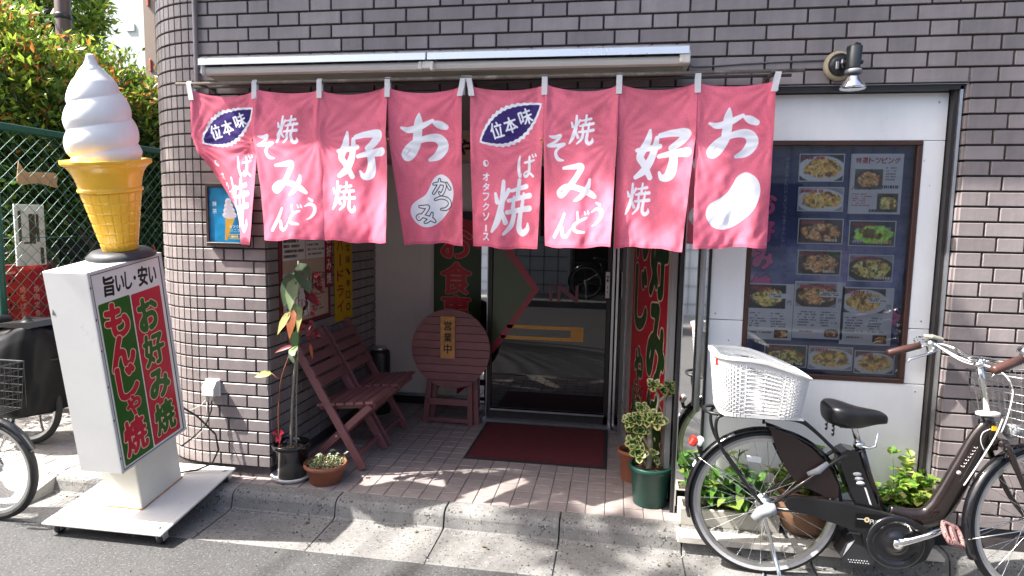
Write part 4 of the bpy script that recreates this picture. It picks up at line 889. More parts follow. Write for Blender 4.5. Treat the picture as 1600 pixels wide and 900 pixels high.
# printed sheets on the left porch wall
def food(H, Wd, seed, kind):
    """a small food photograph: plate, heap of fried food, garnish"""
    r = np.random.RandomState(seed); bgc = [(60,58,62),(70,92,60),(92,60,52),(40,40,44),(150,150,156)][seed % 5]
    k = Cv(Wd, H, bgc); k.rng = r; k.a *= .8+.4*noise2(H, Wd, 20, r, 3)[..., None]
    pc = [(216,216,220),(70,44,38),(30,30,32),(120,150,190)][kind % 4]
    if kind == 3: k.poly([(Wd*.12,H*.3),(Wd*.92,H*.22),(Wd*.84,H*.82),(Wd*.1,H*.84)], pc)
    else: k.ell(Wd*.5, H*.56, Wd*.56, H*.52, pc)
    base = [(214,160,70),(196,140,88),(204,180,96),(150,196,70)][kind % 4]
    x = np.arange(Wd); y = np.arange(H)[:, None]; ed = ((x-Wd*.52)/(Wd*.46))**2+((y-H*.52)/(H*.40))**2+(noise2(H, Wd, 12, r, 3)-.5)*.9
    msk = np.clip((1-ed)*4, 0, 1).astype(np.float32)
    col = np.ones((H, Wd, 3))*np.array(base)/255.; n1 = noise2(H, Wd, 7, r, 3)[..., None]; n2 = noise2(H, Wd, 14, r, 2)[..., None]; n3 = noise2(H, Wd, 5, r, 2)[..., None]
    col = col*(.80+.75*n1); br = .75*np.clip((n2-.55)*6, 0, 1); col = col*(1-br)+br*np.array([.36,.16,.06])
    if kind != 3:
        gn = np.clip((n3-.63)*9, 0, 1); col = col*(1-gn)+gn*np.array([.22,.42,.12]); w = np.clip((n1-.66)*9, 0, 1); col = col*(1-w)+w*np.array([.95,.9,.78])
    k.comp(msk, col.astype(np.float32)); return k
def paste(dst, src, x, y): dst.a[y:y+src.H, x:x+src.W] = src.a[:max(0, dst.H-y), :max(0, dst.W-x)]
c = Cv(360, 480, (150,118,96))
c.rect(0,0,360,480,(196,170,150)); c.rect(8,10,170,250,(226,222,216)); c.rect(178,10,352,250,(222,218,210)); paste(c, food(120,158,3,1),10,10); paste(c, food(120,170,6,2),180,10)
for i in range(6): c.lines(16,140+i*18,160,152+i*18,1,(40,30,30),i,.9,.8); c.lines(186,140+i*18,340,150+i*18,1,(90,60,60),i+9,.8,.7)
c.rect(8,300,200,462,(228,222,214)); 
for i in range(40): c.ell(c.rng.randint(16,192), c.rng.randint(308,456), c.rng.randint(4,22), c.rng.randint(4,18), [(30,26,28),(226,220,214),(190,90,96)][i % 3])
for i, q in enumerate('本日のおすすめ'): c.ch(q, 230+(i%4)*30, 320+(i//4)*40, 26, 28, (60,30,30), bold=.02)
c.lines(216,390,346,462,5,(90,70,70),4)
wp = thing('menu_poster', 'menu sheets in a red edged frame on the porch wall behind the tall plant', 'poster', (-1.59,.44,.85)); O = off(wp)
m = MB(); m.quad((-1.583,.145,.865),(-1.583,.745,.865),(-1.583,.745,1.66),(-1.583,.145,1.66)); m.build('print', printmat('wall_menu', c, rough=.4), wp).matrix_basis = O
m = MB(); m.box((-1.583,.134,1.26),(.014,.024,.84), bev=.002); m.box((-1.583,.44,.855),(.014,.63,.022), bev=.002); m.box((-1.583,.755,1.26),(.014,.02,.84)); m.build('frame', mat('frame_red', (.16,.018,.022), .4), wp).matrix_basis = O
c = Cv(80, 480, (150,30,44))
for i, q in enumerate('広島のお好み焼'): c.ch(q, 40, 40+i*66, 54, 54, (228,220,214), bold=.03)
nb = thing('paper_banner', 'narrow red paper strip with white letters on the porch wall', 'banner', (-1.59,.74,1.0)); O = off(nb)
m = MB(); m.box((-1.578,.745,1.37),(.004,.10,.66)); m.build('paper', mat('paper_red', (.2,.015,.03), .6), nb).matrix_basis = O
m = MB(); m.quad((-1.5745,.696,1.04),(-1.5745,.794,1.04),(-1.5745,.794,1.70),(-1.5745,.696,1.70)); m.build('lettering', printmat('red_strip', c), nb).matrix_basis = O
c = Cv(150, 640, (206,162,20))
for i, q in enumerate('スーパードライ'): c.ch(q if q != 'ー' else '｜', 44, 60+i*84, 52, 60, (150,30,36), bold=.028, th=.2)
for i, q in enumerate('クリアな味、辛口。'): c.ch(q, 112, 50+i*66, 36, 42, (40,34,20), bold=.022)
yb_ = thing('yellow_banner', 'yellow paper banner with red and black vertical lettering on the porch wall', 'banner', (-1.59,1.0,.8)); O = off(yb_)
m = MB(); m.box((-1.586,1.0,1.20),(.004,.295,.84)); m.build('paper', mat('paper_yellow', (.5,.34,.01), .6), yb_).matrix_basis = O
m = MB(); m.quad((-1.5835,.855,.785),(-1.5835,1.145,.785),(-1.5835,1.145,1.615),(-1.5835,.855,1.615)); m.build('lettering', printmat('yellow_strip', c, rough=.6), yb_).matrix_basis = O

# ================================================================== display window with menu cards
YB = .122
c = Cv(500, 760, (36,50,96)); H, Wd = 760, 500
cl = noise2(H, Wd, 180, c.rng, 4); gy = np.linspace(0, 1, H)[:, None]
k = np.clip((cl-.42-.25*(gy < .2))*4, 0, 1)*np.clip(gy*2.2-.3, 0, 1); col = np.zeros((H, Wd, 3)); pk = noise2(H, Wd, 120, c.rng, 2)[..., None]
col[:] = np.array([110,128,186])/255.; col = col*(1-pk)+pk*np.array([190,160,190])/255.; c.comp(k.astype(np.float32), col.astype(np.float32))
st2 = (noise2(H, Wd, 10, c.rng, 2)-.5)*.3; c.a *= (1+st2[..., None])
for (x, y, r_) in ((30,60,30),(26,120,26),(44,180,24),(30,240,30),(20,300,26),(34,350,24),(60,520,26),(470,560,22)): 
    for i in range(5): c.ell(x+r_*.6*math.cos(i*1.257), y+r_*.6*math.sin(i*1.257), r_*.45, r_*.45, (204,96,150))
for i, q in enumerate('お好み焼'): c.ch(q, 52, 190+i*92, 62, 70, (206,92,148), bold=.05, th=.12, outline=.02, oc=(60,40,80))
for i, q in enumerate('ほんまにおいしいけんまいっぺん来てみんしゃい'): c.ch(q, 112, 44+i*13.5, 10, 11, (186,186,196), bold=.01)
for i in range(9): c.rect(20+i*9,690,24+i*9,720,(150,140,120))
mb_ = thing('menu_board', 'glazed menu board in a dark brown wooden frame full of food cards', 'menu board', (1.36,.1,.76)); O = off(mb_)
m = MB(); m.box((1.36,YB+.012,1.325),(.765,.012,1.17)); m.build('backing', M_BLACK, mb_).matrix_basis = O
m = MB(); m.quad((.985,YB,.75),(1.735,YB,.75),(1.735,YB,1.90),(.985,YB,1.90)); m.build('print', printmat('menu_poster', c, rough=.5), mb_).matrix_basis = O
M_FR = mat('menu_frame_wood', (.060,.024,.016), .35, var=.2, vs=10, streak=True)
for (x, z, w, h) in ((1.359,1.9035,.772,.023),(1.359,.7485,.772,.023),(.9845,1.326,.023,1.130),(1.7335,1.326,.023,1.130)):
    m = MB(); m.box((x,.095,z),(w,.05,h), bev=.003); m.build('frame', M_FR, mb_).matrix_basis = O
cards = [('p',1.206,1.857,1.416,1.721,0),('p',1.210,1.695,1.423,1.575,0),('p',1.219,1.540,1.431,1.414,1),('p',1.226,1.383,1.432,1.258,1),('w',1.445,1.857,1.683,1.566,0),('p',1.458,1.534,1.672,1.407,3),('p',1.467,1.367,1.673,1.233,2),
 ('c',.990,1.208,1.220,.921,2),('c',1.223,1.225,1.460,.935,1),('c',1.448,1.204,1.687,.914,0),('p',1.094,.898,1.300,.783,2),('p',1.308,.898,1.518,.778,0),('p',1.526,.886,1.713,.769,0)]
for n, (ty, x0, za, x1, zb, kd) in enumerate(cards):
    Wc, Hc = int((x1-x0)*620), int((za-zb)*620); c = Cv(Wc, Hc, (202,202,208))
    if ty == 'p':
        paste(c, food(Hc-6, Wc-6, n+3, kd), 3, 3); c.lines(8,8,Wc*.7,18,1,(170,40,60),n,.9,.9); c.lines(Wc*.6,Hc-16,Wc-8,Hc-7,1,(230,220,200),n,.95,.9)
        if n == 5:
            for i, q in enumerate('とん平焼'): c.ch(q, Wc-58+i*14, Hc-15, 13, 14, (220,190,40), bold=.02)
            for i, q in enumerate('400円'): c.ch(q, 14+i*9, Hc-14, 8, 10, (220,220,220))
    elif ty == 'w':
        for i, q in enumerate('特選トッピング'): c.ch(q, 22+i*18, 20, 15, 17, (150,30,44), bold=.025)
        for i, q in enumerate('バクダン'): c.ch(q, 14+i*16, Hc*.56, 14, 14, (150,40,60), bold=.02)
        paste(c, food(60,78,41,1), 14, 46); paste(c, food(56,58,17,2), Wc-66, int(Hc*.66)); c.lines(100,40,Wc-10,84,5,(120,110,110),3); c.lines(10,Hc*.66,70,Hc-20,6,(170,80,80),5); c.lines(60,94,Wc-8,104,1,(40,40,60),6,.9,.9); c.lines(60,Hc-14,Wc-8,Hc-5,1,(40,40,60),7,.9,.9)
    else:
        paste(c, food(int(Hc*.42), Wc-28, n+11, kd), 4, 4); c.lines(14,10,Wc-24,22,1,(190,60,80),n,.95,.95); c.rect(Wc*.5,Hc*.17,Wc-12,Hc*.26,(214,212,216)); c.lines(Wc*.52,Hc*.185,Wc-16,Hc*.25,2,(60,60,70),n,.8,.6)
        for i, q in enumerate('円'): c.ch(q, Wc-12, Hc*.33, 12, 14, (50,50,60), bold=.02)
        c.lines(14,Hc*.52,Wc*.46,Hc*.8,6,(90,90,100),n,.7,.45); c.lines(Wc*.54,Hc*.52,Wc-14,Hc*.8,6,(90,90,100),n+5,.7,.45); c.lines(20,Hc*.86,Wc*.6,Hc*.92,1,(120,80,80),n+8); paste(c, food(26,40,n+21,1), Wc-52, Hc-32)
    m = MB(); m.box(((x0+x1)/2,YB-.0035,(za+zb)/2),(x1-x0,.003,za-zb)); m.quad((x0,YB-.0055,zb),(x1,YB-.0055,zb),(x1,YB-.0055,za),(x0,YB-.0055,za), mat=1)
    m.build('menu_card', [mat('card_edge', (.6,.6,.6), .5), printmat('menu_card_print', c, rough=.4)], mb_, fixn=False).matrix_basis = O
# glazing: thin reflective sheet
g = bpy.data.materials.new('menu_glazing'); g.use_nodes = True; N = g.node_tree.nodes; L = g.node_tree.links; N.remove(N['Principled BSDF'])
tr = N.new('ShaderNodeBsdfTransparent'); tr.inputs[0].default_value = (.97,.98,.99,1); gl = N.new('ShaderNodeBsdfGlossy'); gl.inputs['Roughness'].default_value = .03; fz = N.new('ShaderNodeFresnel'); fz.inputs[0].default_value = 1.5; mx = N.new('ShaderNodeMixShader')
L.new(fz.outputs[0], mx.inputs[0]); L.new(tr.outputs[0], mx.inputs[1]); L.new(gl.outputs[0], mx.inputs[2]); L.new(mx.outputs[0], N['Material Output'].inputs[0])
m = MB(); m.box((1.359,.087,1.326),(.724,.003,1.13)); m.build('glazing', g, mb_).matrix_basis = O
# ================================================================== bicycles
M_TYRE = mat('tyre_black', (.016,.016,.017), .8, var=.25, vs=30, dirt=(9,.6,(.16,.145,.125),.35)); M_TYREG = mat('tyre_grey_wall', (.33,.33,.34), .75, var=.12, vs=30)
M_CHROME = mat('chrome', (.78,.78,.78), .14, metal=1.0, var=.03, vs=30); M_ALLOY = mat('alloy', (.62,.62,.62), .32, metal=1.0, var=.08, vs=20)
M_BROWN = mat('frame_dark_brown', (.022,.0145,.013), .22, metal=.35, var=.05, vs=12, coat=.8); M_BLKP = mat('gloss_black_plastic', (.007,.007,.009), .2, var=.06, vs=14, coat=.4)
M_BLKM = mat('matt_black_plastic', (.009,.009,.010), .42, var=.1, vs=14); M_GRIP = mat('grip_brown', (.075,.032,.026), .4, var=.15, vs=25)
M_WHP = mat('white_basket_plastic', (.76,.76,.75), .42, var=.05, vs=10, grime=.08)
M_GREYP = mat('grey_plastic', (.32,.33,.34), .4)
RY90 = Matrix.Rotation(PI/2, 4, 'X')
def arc(cx, cz, r, a0, a1, n, y=0): return [(cx+r*math.cos(a0+(a1-a0)*i/n), y, cz+r*math.sin(a0+(a1-a0)*i/n)) for i in range(n+1)]
def wheel(parent, cx, cz, R, T, nsp=32, grey=True, name='wheel', steer=None):
    w = thing(name, None, None); w.parent = parent
    if steer is not None: w.matrix_basis = steer
    t = .019
    m = MB()
    pr = [(R-.034,.013),(R-.02,.019),(R-.006,.013),(R,.004),(R,-.004),(R-.006,-.013),(R-.02,-.019),(R-.034,-.013)]
    n = 72
    for k in range(len(pr)-1):
        V = []; F = []
        for i in range(n):
            a = 2*PI*i/n
            for rr, y in (pr[k], pr[k+1]): V.append((cx+rr*math.cos(a), y, cz+rr*math.sin(a)))
        for i in range(n): j = (i+1) % n; F.append([2*i, 2*j, 2*j+1, 2*i+1])
        m.add(V, F, smooth=True, mat=(1 if (k in (0,6) and grey) else 0))
    m.build('tyre', [M_TYRE, M_TYREG], w)
    m = MB(); pr = [(R-.034,.0125),(R-.05,.011),(R-.054,.0),(R-.05,-.011),(R-.034,-.0125)]
    for k in range(4):
        V = []; F = []
        for i in range(n):
            a = 2*PI*i/n
            for rr, y in (pr[k], pr[k+1]): V.append((cx+rr*math.cos(a), y, cz+rr*math.sin(a)))
        for i in range(n): j = (i+1) % n; F.append([2*i, 2*j, 2*j+1, 2*i+1])
        m.add(V, F, smooth=True)
    m.build('rim', M_ALLOY, w)
    m = MB()
    for i in range(nsp):
        a = 2*PI*i/nsp; s = 1 if i % 2 else -1; a2 = a+(1 if (i//2) % 2 else -1)*1.15
        m.tube([(cx+.026*math.cos(a2), s*.026, cz+.026*math.sin(a2)), (cx+(R-.05)*math.cos(a), s*.003, cz+(R-.05)*math.sin(a))], .0013, 4, cap=False)
    o = m.build('spoke', mat('spoke_steel', (.6,.6,.6), .25, metal=1.0), w, kind='stuff')
    m = MB(); m.lathe([(0,-.05),(.012,-.05),(.012,-.03),(.03,-.03),(.03,-.022),(.018,-.02),(.018,.02),(.03,.022),(.03,.03),(.012,.03),(.012,.05),(0,.05)], 16, M=Matrix.Translation((cx,0,cz)) @ RY90); m.build('hub', M_ALLOY, w)
    return w
def fender(parent, cx, cz, R, a0, a1, width=.024, m_=None, name='mudguard', steer=None):
    m = MB(); n = 30
    def f(s, t):
        a = a0+(a1-a0)*s; k = (t-.5)*2; rr = R+.016-.014*k*k
        return (cx+rr*math.cos(a), width*k, cz+rr*math.sin(a))
    m.grid(n, 8, f); o = m.build(name, m_ or M_BLKP, parent, fixn=False)
    sm = o.modifiers.new('thick', 'SOLIDIFY'); sm.thickness = .002
    if steer is not None: o.matrix_basis = steer
    return o
def smooth_path(P, k=6):
    Q = []; P = [Vector(p) for p in P]; n = len(P)
    for i in range(n-1):
        p0, p1, p2, p3 = P[max(i-1,0)], P[i], P[i+1], P[min(i+2,n-1)]
        for j in range(k):
            t = j/k; Q.append(.5*((2*p1)+(p2-p0)*t+(2*p0-5*p1+4*p2-p3)*t*t+(3*p1-p0-3*p2+p3)*t**3))
    Q.append(P[-1]); return Q
def lerp_r(rs, n): return [float(np.interp(i/(n-1)*(len(rs)-1), range(len(rs)), rs)) for i in range(n)]
def saddle(parent, x, z, s=1.0):
    # closed loft along its length: wide rear, long rounded nose
    st = [(-.115,.030,.035,0),(-.11,.075,.075,.006),(-.085,.104,.10,.012),(-.045,.110,.105,.008),(0,.088,.098,-.004),(.045,.052,.085,-.010),(.09,.036,.068,-.008),(.125,.031,.055,-.010),(.147,.024,.042,-.018),(.153,.010,.022,-.03)]
    m = MB(); V = []; F = []; n = 16
    for (px, hw, ht, dz) in st:
        for k in range(n):
            a = 2*PI*k/n; ca, sa = math.cos(a), math.sin(a)
            yy = hw*math.copysign(abs(ca)**.75, ca); zz = (ht*.30*math.copysign(abs(sa)**.6, sa) if sa > 0 else ht*.75*math.copysign(abs(sa)**.8, sa))
            V.append((x+px*s, yy*s, z+(dz+zz)*s))
    for i in range(len(st)-1):
        for k in range(n): F.append([i*n+k, i*n+(k+1) % n, (i+1)*n+(k+1) % n, (i+1)*n+k])
    F += [list(range(n))[::-1], [(len(st)-1)*n+k for k in range(n)]]
    m.add(V, F, smooth=True); o = m.build('saddle', mat('saddle_black', (.010,.010,.012), .38, var=.1, vs=10, bump=.08, bs=180), parent); 
    sb = o.modifiers.new('s', 'SUBSURF'); sb.levels = sb.render_levels = 1; return o

# --- the electric bicycle standing in front of the display window.  local x forward, y to its left, z up from the gutter
eb = thing('electric_bicycle', 'dark brown electric bicycle with a white rear basket parked before the display window', 'bicycle', (1.033,-.318,-.099), (R_(-1.5),0,0))
RW, WB = .336, 1.145
wheel(eb, 0, RW, RW, None)
AX0 = Vector((.868,0,1.0)); AXD = Vector((.235,0,-.972)); TH = R_(16)
STEER = Matrix.Translation(AX0) @ Matrix.Rotation(TH, 4, -AXD) @ Matrix.Translation(-AX0)
wheel(eb, WB, RW, RW, None, steer=STEER)
fender(eb, 0, RW, RW, R_(28), R_(196)); 
fender(eb, WB, RW, RW, R_(20), R_(206), steer=STEER)
def S(mb, name, m_, label=None): o = mb.build(name, m_, eb, label); o.matrix_basis = STEER; return o
# main tube: low step-through sweep, thick
m = MB(); P = smooth_path([(.905,0,.765),(.868,0,.70),(.815,0,.56),(.762,0,.43),(.722,0,.36),(.675,0,.325),(.60,0,.325),(.53,0,.338)]); rr = lerp_r([.028,.040,.050,.054,.053,.047,.038,.032], len(P)); m.tube(P, rr, 16, flat=.58)
m.tube([(.924,0,.655),(.905,0,.765),(.888,0,.812)], [.022,.024,.021], 14)
m.build('main_frame', M_BROWN, eb)
m = MB(); m.tube([(.39,0,.637),(.432,0,.50),(.50,0,.325)], [.0185,.019,.021], 12); m.build('seat_tube', M_BROWN, eb)
for s in (-1, 1):
    m = MB(); m.tube([(.39,s*.016,.612),(.305,s*.045,.588),(.15,s*.06,.465),(0,s*.062,RW)], .0085, 8); m.build('seat_stay', M_BROWN, eb)
    m = MB(); m.tube([(.50,s*.03,.315),(.36,s*.052,.315),(0,s*.062,RW)], .0095, 8); m.build('chain_stay', M_BROWN, eb)
m = MB(); m.tube([(.345,0,.765),(.39,0,.63)], .013, 12); m.build('seat_post', M_CHROME, eb)
m = MB(); m.lathe([(.0225,-.012),(.024,0),(.0225,.014)], 16, (.388,0,.634)); m.tube([(.388,-.024,.634),(.42,-.03,.63),(.445,-.03,.64),(.452,-.03,.70)], [.006,.006,.006,.005], 8); m.build('seat_clamp', M_CHROME, eb)
saddle(eb, .345, .785)
m = MB()
for y in (-.025,.025): m.tube([(.27,y,.735),(.30,y,.715),(.38,y,.73),(.44,y,.745)], .004, 6)
for y in (-.045,.045): m.tube([(.262+.012*math.sin(i*1.05)*0, y+.011*math.cos(i*.9), .742-.0028*i+.008*math.sin(i*.9)) for i in range(24)], .003, 5)
m.box((.335,0,.722),(.05,.06,.022), bev=.005); m.build('saddle_spring', M_BLKM, eb)
# battery, chain case, motor
m = MB(); m.prism([(.300,.605),(.326,.622),(.372,.615),(.39,.56),(.474,.36),(.395,.352),(.345,.44),(.303,.55)], -.045, .045, 'y'); m.build('battery', M_BLKP, eb)
m = MB()
for i, (x, z) in enumerate(((.372,.515),(.380,.495),(.388,.475))): m.lathe([(0,0),(.014,0),(.014,.002),(0,.003)], 14, M=Matrix.Translation((x,-.0465,z)) @ Matrix.Rotation(PI/2,4,'X') @ Matrix.Diagonal((1.25,.65,1,1)))
m.add([(.404,-.046,.458),(.412,-.046,.456),(.44,-.046,.38),(.431,-.046,.384)], [[0,1,2,3]]); m.build('battery_label', mat('label_grey', (.6,.6,.6), .4), eb)
P = [(.068,.372),(.082,.392),(.12,.40),(.30,.388),(.47,.362),(.60,.335),(.665,.30),(.69,.25),(.66,.17),(.60,.13),(.53,.118),(.46,.135),(.42,.19),(.395,.262),(.30,.290),(.15,.330),(.078,.348)]
m = MB(); m.prism(P, -.078, -.05, 'y'); o = m.build('chain_case', M_BLKM, eb); bv = o.modifiers.new('b','BEVEL'); bv.width = .008; bv.segments = 3; bv.limit_method = 'ANGLE'
m = MB(); CM = Matrix.Translation((.532,-.078,.237)) @ Matrix.Rotation(PI/2,4,'X'); m.lathe([(.118,-.01),(.120,.004),(.114,.010),(.098,.012),(.094,.006),(.045,.004),(.04,.014),(0,.016)], 40, M=CM); m.build('chain_ring_cover', M_BLKP, eb)
m = MB(); m.prism([(.325,.135),(.345,.205),(.375,.228),(.44,.225),(.47,.13),(.44,.105),(.345,.108)], -.055, .05, 'y'); m.build('motor_housing', mat('motor_grey', (.022,.023,.027), .42), eb)
m = MB(); m.add([(.330,-.0565,.140),(.348,-.0565,.200),(.378,-.0565,.222),(.356,-.0565,.182)], [[0,1,2,3]])
for j in range(2):
    for i in range(8): m.box((.355+i*.011+j*.006,-.0565,.128-j*.010),(.004,.003,.003))
m.build('motor_trim', mat('trim_light', (.45,.46,.48), .4), eb)
# crank, pedal
m = MB(); P = [(.532,-.098,.237),(.585,-.104,.262),(.64,-.112,.290),(.70,-.115,.326)]; m.tube(P, [.018,.0145,.0125,.014], 10, flat=.75); m.lathe([(0,0),(.021,0),(.019,.012),(0,.014)], 18, M=Matrix.Translation((.532,-.096,.237)) @ Matrix.Rotation(PI/2,4,'X')); m.build('crank', M_CHROME, eb)
m = MB(); m.tube([(.532,.08,.237),(.44,.10,.19),(.37,.10,.15)], [.016,.012,.013], 8); m.build('crank', M_CHROME, eb)
pk = mat('pedal_pink_tread', (.30,.16,.15), .75, var=.3, vs=60, speck=[(160,.54,(.03,.02,.02))])
Mp = Matrix.Translation((.712,-.165,.328)) @ Matrix.Rotation(.75,4,'X') @ Matrix.Rotation(.55,4,'Y') @ Matrix.Scale(.85,4)
m = MB(); m.tube([(-.045,-.048,0),(.045,-.048,0),(.056,-.02,0),(.056,.02,0),(.045,.048,0),(-.045,.048,0),(-.056,.02,0),(-.056,-.02,0)], .0125, 8, closed=True, M=Mp); m.box((0,0,0),(.03,.10,.02), bev=.004, M=Mp); m.build('pedal', pk, eb)
m = MB(); m.box((.056,0,0),(.008,.035,.018), M=Mp, bev=.003); m.box((-.0,.05,0),(.03,.008,.018), M=Mp, bev=.003); m.build('pedal_reflector', mat('amber', (.8,.35,.02), .2), eb)
m = MB(); Mp2 = Matrix.Translation((.355,.15,.145)); m.box((0,0,0),(.10,.09,.025), bev=.008, M=Mp2); m.build('pedal', M_BLKM, eb)
# skirt guard
P = [(-.005,.700),(.03,.69),(.10,.665),(.18,.615),(.25,.545),(.30,.455),(.302,.398),(.275,.392),(.20,.420),(.13,.45),(.085,.50),(.05,.565),(.02,.63)]
m = MB()
for s in (-1, 1): m.prism(P, s*.040, s*.043, 'y')
m.build('skirt_guard', mat('guard_brown', (.034,.020,.018), .38, var=.18, vs=14), eb)
m = MB(); m.tube([(.165,-.052,.50),(.205,-.062,.522),(.245,-.06,.560)], [.010,.016,.010], 8, flat=.6); m.build('ring_lock', M_GREYP, eb)
# hub cover, tail light, reflector, kickstand
m = MB(); m.lathe([(0,0),(.022,0),(.026,.02),(.018,.05),(0,.055)], 14, M=Matrix.Translation((.0,-.05,RW)) @ Matrix.Rotation(PI/2,4,'X')); m.tube([(-.055,-.078,.285),(-.03,-.08,.32),(0,-.085,.336),(.03,-.085,.345)], [.022,.026,.028,.022], 12); m.build('hub_cover', M_GREYP, eb)
m = MB(); m.box((-.326,0,.600),(.032,.05,.045), bev=.008, rot=Matrix.Rotation(.5,3,'Y')); m.build('tail_light', mat('red_lens', (.55,.03,.015), .15, coat=.6), eb)
m = MB(); m.box((-.296,0,.600),(.03,.046,.042), bev=.008, rot=Matrix.Rotation(.5,3,'Y')); m.build('tail_light_base', mat('clear_grey', (.6,.6,.62), .2), eb)
m = MB(); m.tube([(-.30,0,.582),(-.292,0,.55),(-.278,0,.548)], .010, 8); m.build('tail_light_bracket', M_BLKM, eb)
m = MB(); m.box((-.3165,0,.493),(.004,.03,.028), rot=Matrix.Rotation(.46,3,'Y'), bev=.001); m.build('mudguard_label', mat('label_white', (.8,.8,.8), .3), eb)
m = MB(); m.box((-.055,-.008,.535),(.065,.006,.03), bev=.004, rot=Matrix.Rotation(.08,3,'Y')); m.build('wheel_reflector', mat('reflector_clear', (.65,.67,.68), .18, coat=.5), eb)
m = MB()
for s in (-1, 1):
    m.tube(smooth_path([(-.02,s*.075,.31),(.01,s*.085,.22),(.028,s*.10,.15),(.045,s*.15,.07),(.052,s*.165,.006)],4), .0085, 8)
m.tube([(.052,-.165,.008),(-.02,-.15,.010),(.052,.165,.008)], .007, 8); m.build('kickstand', M_CHROME, eb)
m = MB()
for s in (-1,1): m.tube([(0,s*.05,RW),(-.300,s*.02,.53)], .0022, 5)
m.build('mudguard_stay', M_CHROME, eb)
# rear rack
m = MB(); m.tube(smooth_path([(.30,-.03,.592),(.18,-.045,.70),(.10,-.06,.742),(-.05,-.075,.748),(-.24,-.075,.752),(-.285,0,.754),(-.24,.075,.752),(-.05,.075,.748),(.10,.06,.742),(.18,.045,.70),(.30,.03,.592)],5), .0078, 8)
for x in (-.18,-.06,.06): m.tube([(x,-.072,.748),(x,.072,.748)], .005, 6)
for s in (-1,1): m.tube(smooth_path([(-.20,s*.075,.752),(-.235,s*.078,.735),(-.238,s*.078,.67),(-.20,s*.074,.58),(-.09,s*.068,.43),(-.012,s*.064,.34)],5), .0075, 8)
m.tube([(-.02,0,.745),(-.02,0,.702)], .006, 6); m.build('rear_rack', M_BLKM, eb)
# rear basket: plastic weave on a sloping rim
bz0 = .762; bx0, bx1, hw0 = -.225, .125, .135
def rimz(x): 
    t = (x-(-.275))/(.165+.275); t = max(0, min(1, t)); return 1.028-.014*t-.088*max(0, (t-.40)/.60)**1.3
def bk(s, t):          # s round the basket, t up
    a = 2*PI*s; ca, sa = math.cos(a), math.sin(a)
    ex = math.copysign(abs(ca)**.38, ca); ey = math.copysign(abs(sa)**.38, sa)
    lx = (.165+.035*t, .130+.028*t); x = -.060+(ex*(.168+.026*t)); y = ey*lx[1]*1.1
    x -= .012*t*0
    return Vector((x, y, bz0+(rimz(x)-bz0)*t))
N1 = 120; wv = MB(); tops = MB()
rows = 24
for k in range(rows):
    t = .06+.80*k/(rows-1); ph = k % 2
    pts = []
    for i in range(N1):
        q = bk(i/N1, t); c_ = Vector((-.05,0,q.z)); d_ = (q-c_); d_ = Vector((d_.x,d_.y,0)).normalized(); pts.append(q+d_*(.0022*(1 if (i+ph*2) % 4 < 2 else -1)))
    wv.tube(pts, .0031, 5, closed=True)
wv.build('weave', M_WHP, eb)
m = MB()
for i in range(0, 60):
    s_ = i/60; m.tube([bk(s_, t) for t in (.0,.3,.6,.9)], .0042, 5)
def band(mb, t0, t1, th):
    V = []; F = []
    for i in range(N1):
        p, q = bk(i/N1, t0), bk(i/N1, t1); c_ = Vector((-.05,0,0)); d_ = Vector((p.x-c_.x, p.y, 0)).normalized()*th
        V += [p-d_*.5, p+d_*.5, q+d_*.5, q-d_*.5]
    for i in range(N1):
        j = (i+1) % N1
        for k in range(4): F.append([4*i+k, 4*j+k, 4*j+(k+1) % 4, 4*i+(k+1) % 4])
    mb.add(V, F, smooth=False)
band(m, 0, .065, .008); m.build('stake', M_WHP, eb)
# solid panels between the widest stakes on the inside (sunlit backs)
m = MB(); band(m, .87, 1.0, .006); band(m, .965, 1.012, .026); m.build('basket_rim', M_WHP, eb)
m = MB(); m.box((-.05,0,bz0),(.33,.26,.006)); 
for i in range(7): m.box((-.05,-.12+i*.04,bz0+.004),(.32,.012,.006))
m.build('basket_floor', M_WHP, eb)
m = MB(); q = bk(.535, .88); m.box((q.x-.0,q.y-.012,q.z),(.02,.008,.03), bev=.002); m.build('basket_tag', mat('tag_red', (.6,.02,.02), .4), eb)
# steering group
m = MB(); m.tube([(.888,0,.815),(.858,0,.955),(.842,0,1.02)], [.0125,.0125,.014], 12); m.lathe([(.018,0),(.02,.01),(.018,.022)], 14, (.84,0,1.01)); m.tube([(.842,0,1.02),(.86,0,1.045)], .016, 10); S(m, 'stem', M_CHROME)
bars = {}
for s in (-1, 1):
    P = smooth_path([(.862,0,1.045),(.868,s*.06,1.043),(.885,s*.12,1.048),(.885,s*.18,1.070),(.84,s*.235,1.086),(.765,s*.265,1.072),(.64,s*.285,1.036)],7); bars[s] = P
    m = MB(); m.tube(P, .0112, 10); S(m, 'handlebar', M_CHROME)
    m = MB(); n_ = len(P); a, e = P[int(n_*.80)], P[-1]; m.tube([a, a.lerp(e,.5), e, e+(e-a).normalized()*.006], [.0165,.0178,.0175,.012], 12); S(m, 'grip', M_GRIP)
    a = P[int(n_*.72)]; m = MB(); m.tube([a+Vector((.02,0,-.005)), a+Vector((.01,-s*.02,-.03)), a+Vector((-.06,-s*.03,-.05)), a+Vector((-.12,-s*.02,-.07)), a+Vector((-.135,-s*.02,-.085))], [.008,.007,.006,.005,.003], 7); S(m, 'brake_lever', M_CHROME)
    m = MB(); m.lathe([(0,-.02),(.02,-.02),(.021,.02),(0,.02)], 12, M=Matrix.Translation(a) @ Matrix.Rotation(PI/2,4,'X')); m.box(a+Vector((0,0,-.022)),(.035,.03,.035), bev=.008); S(m, 'brake_clamp', M_ALLOY)
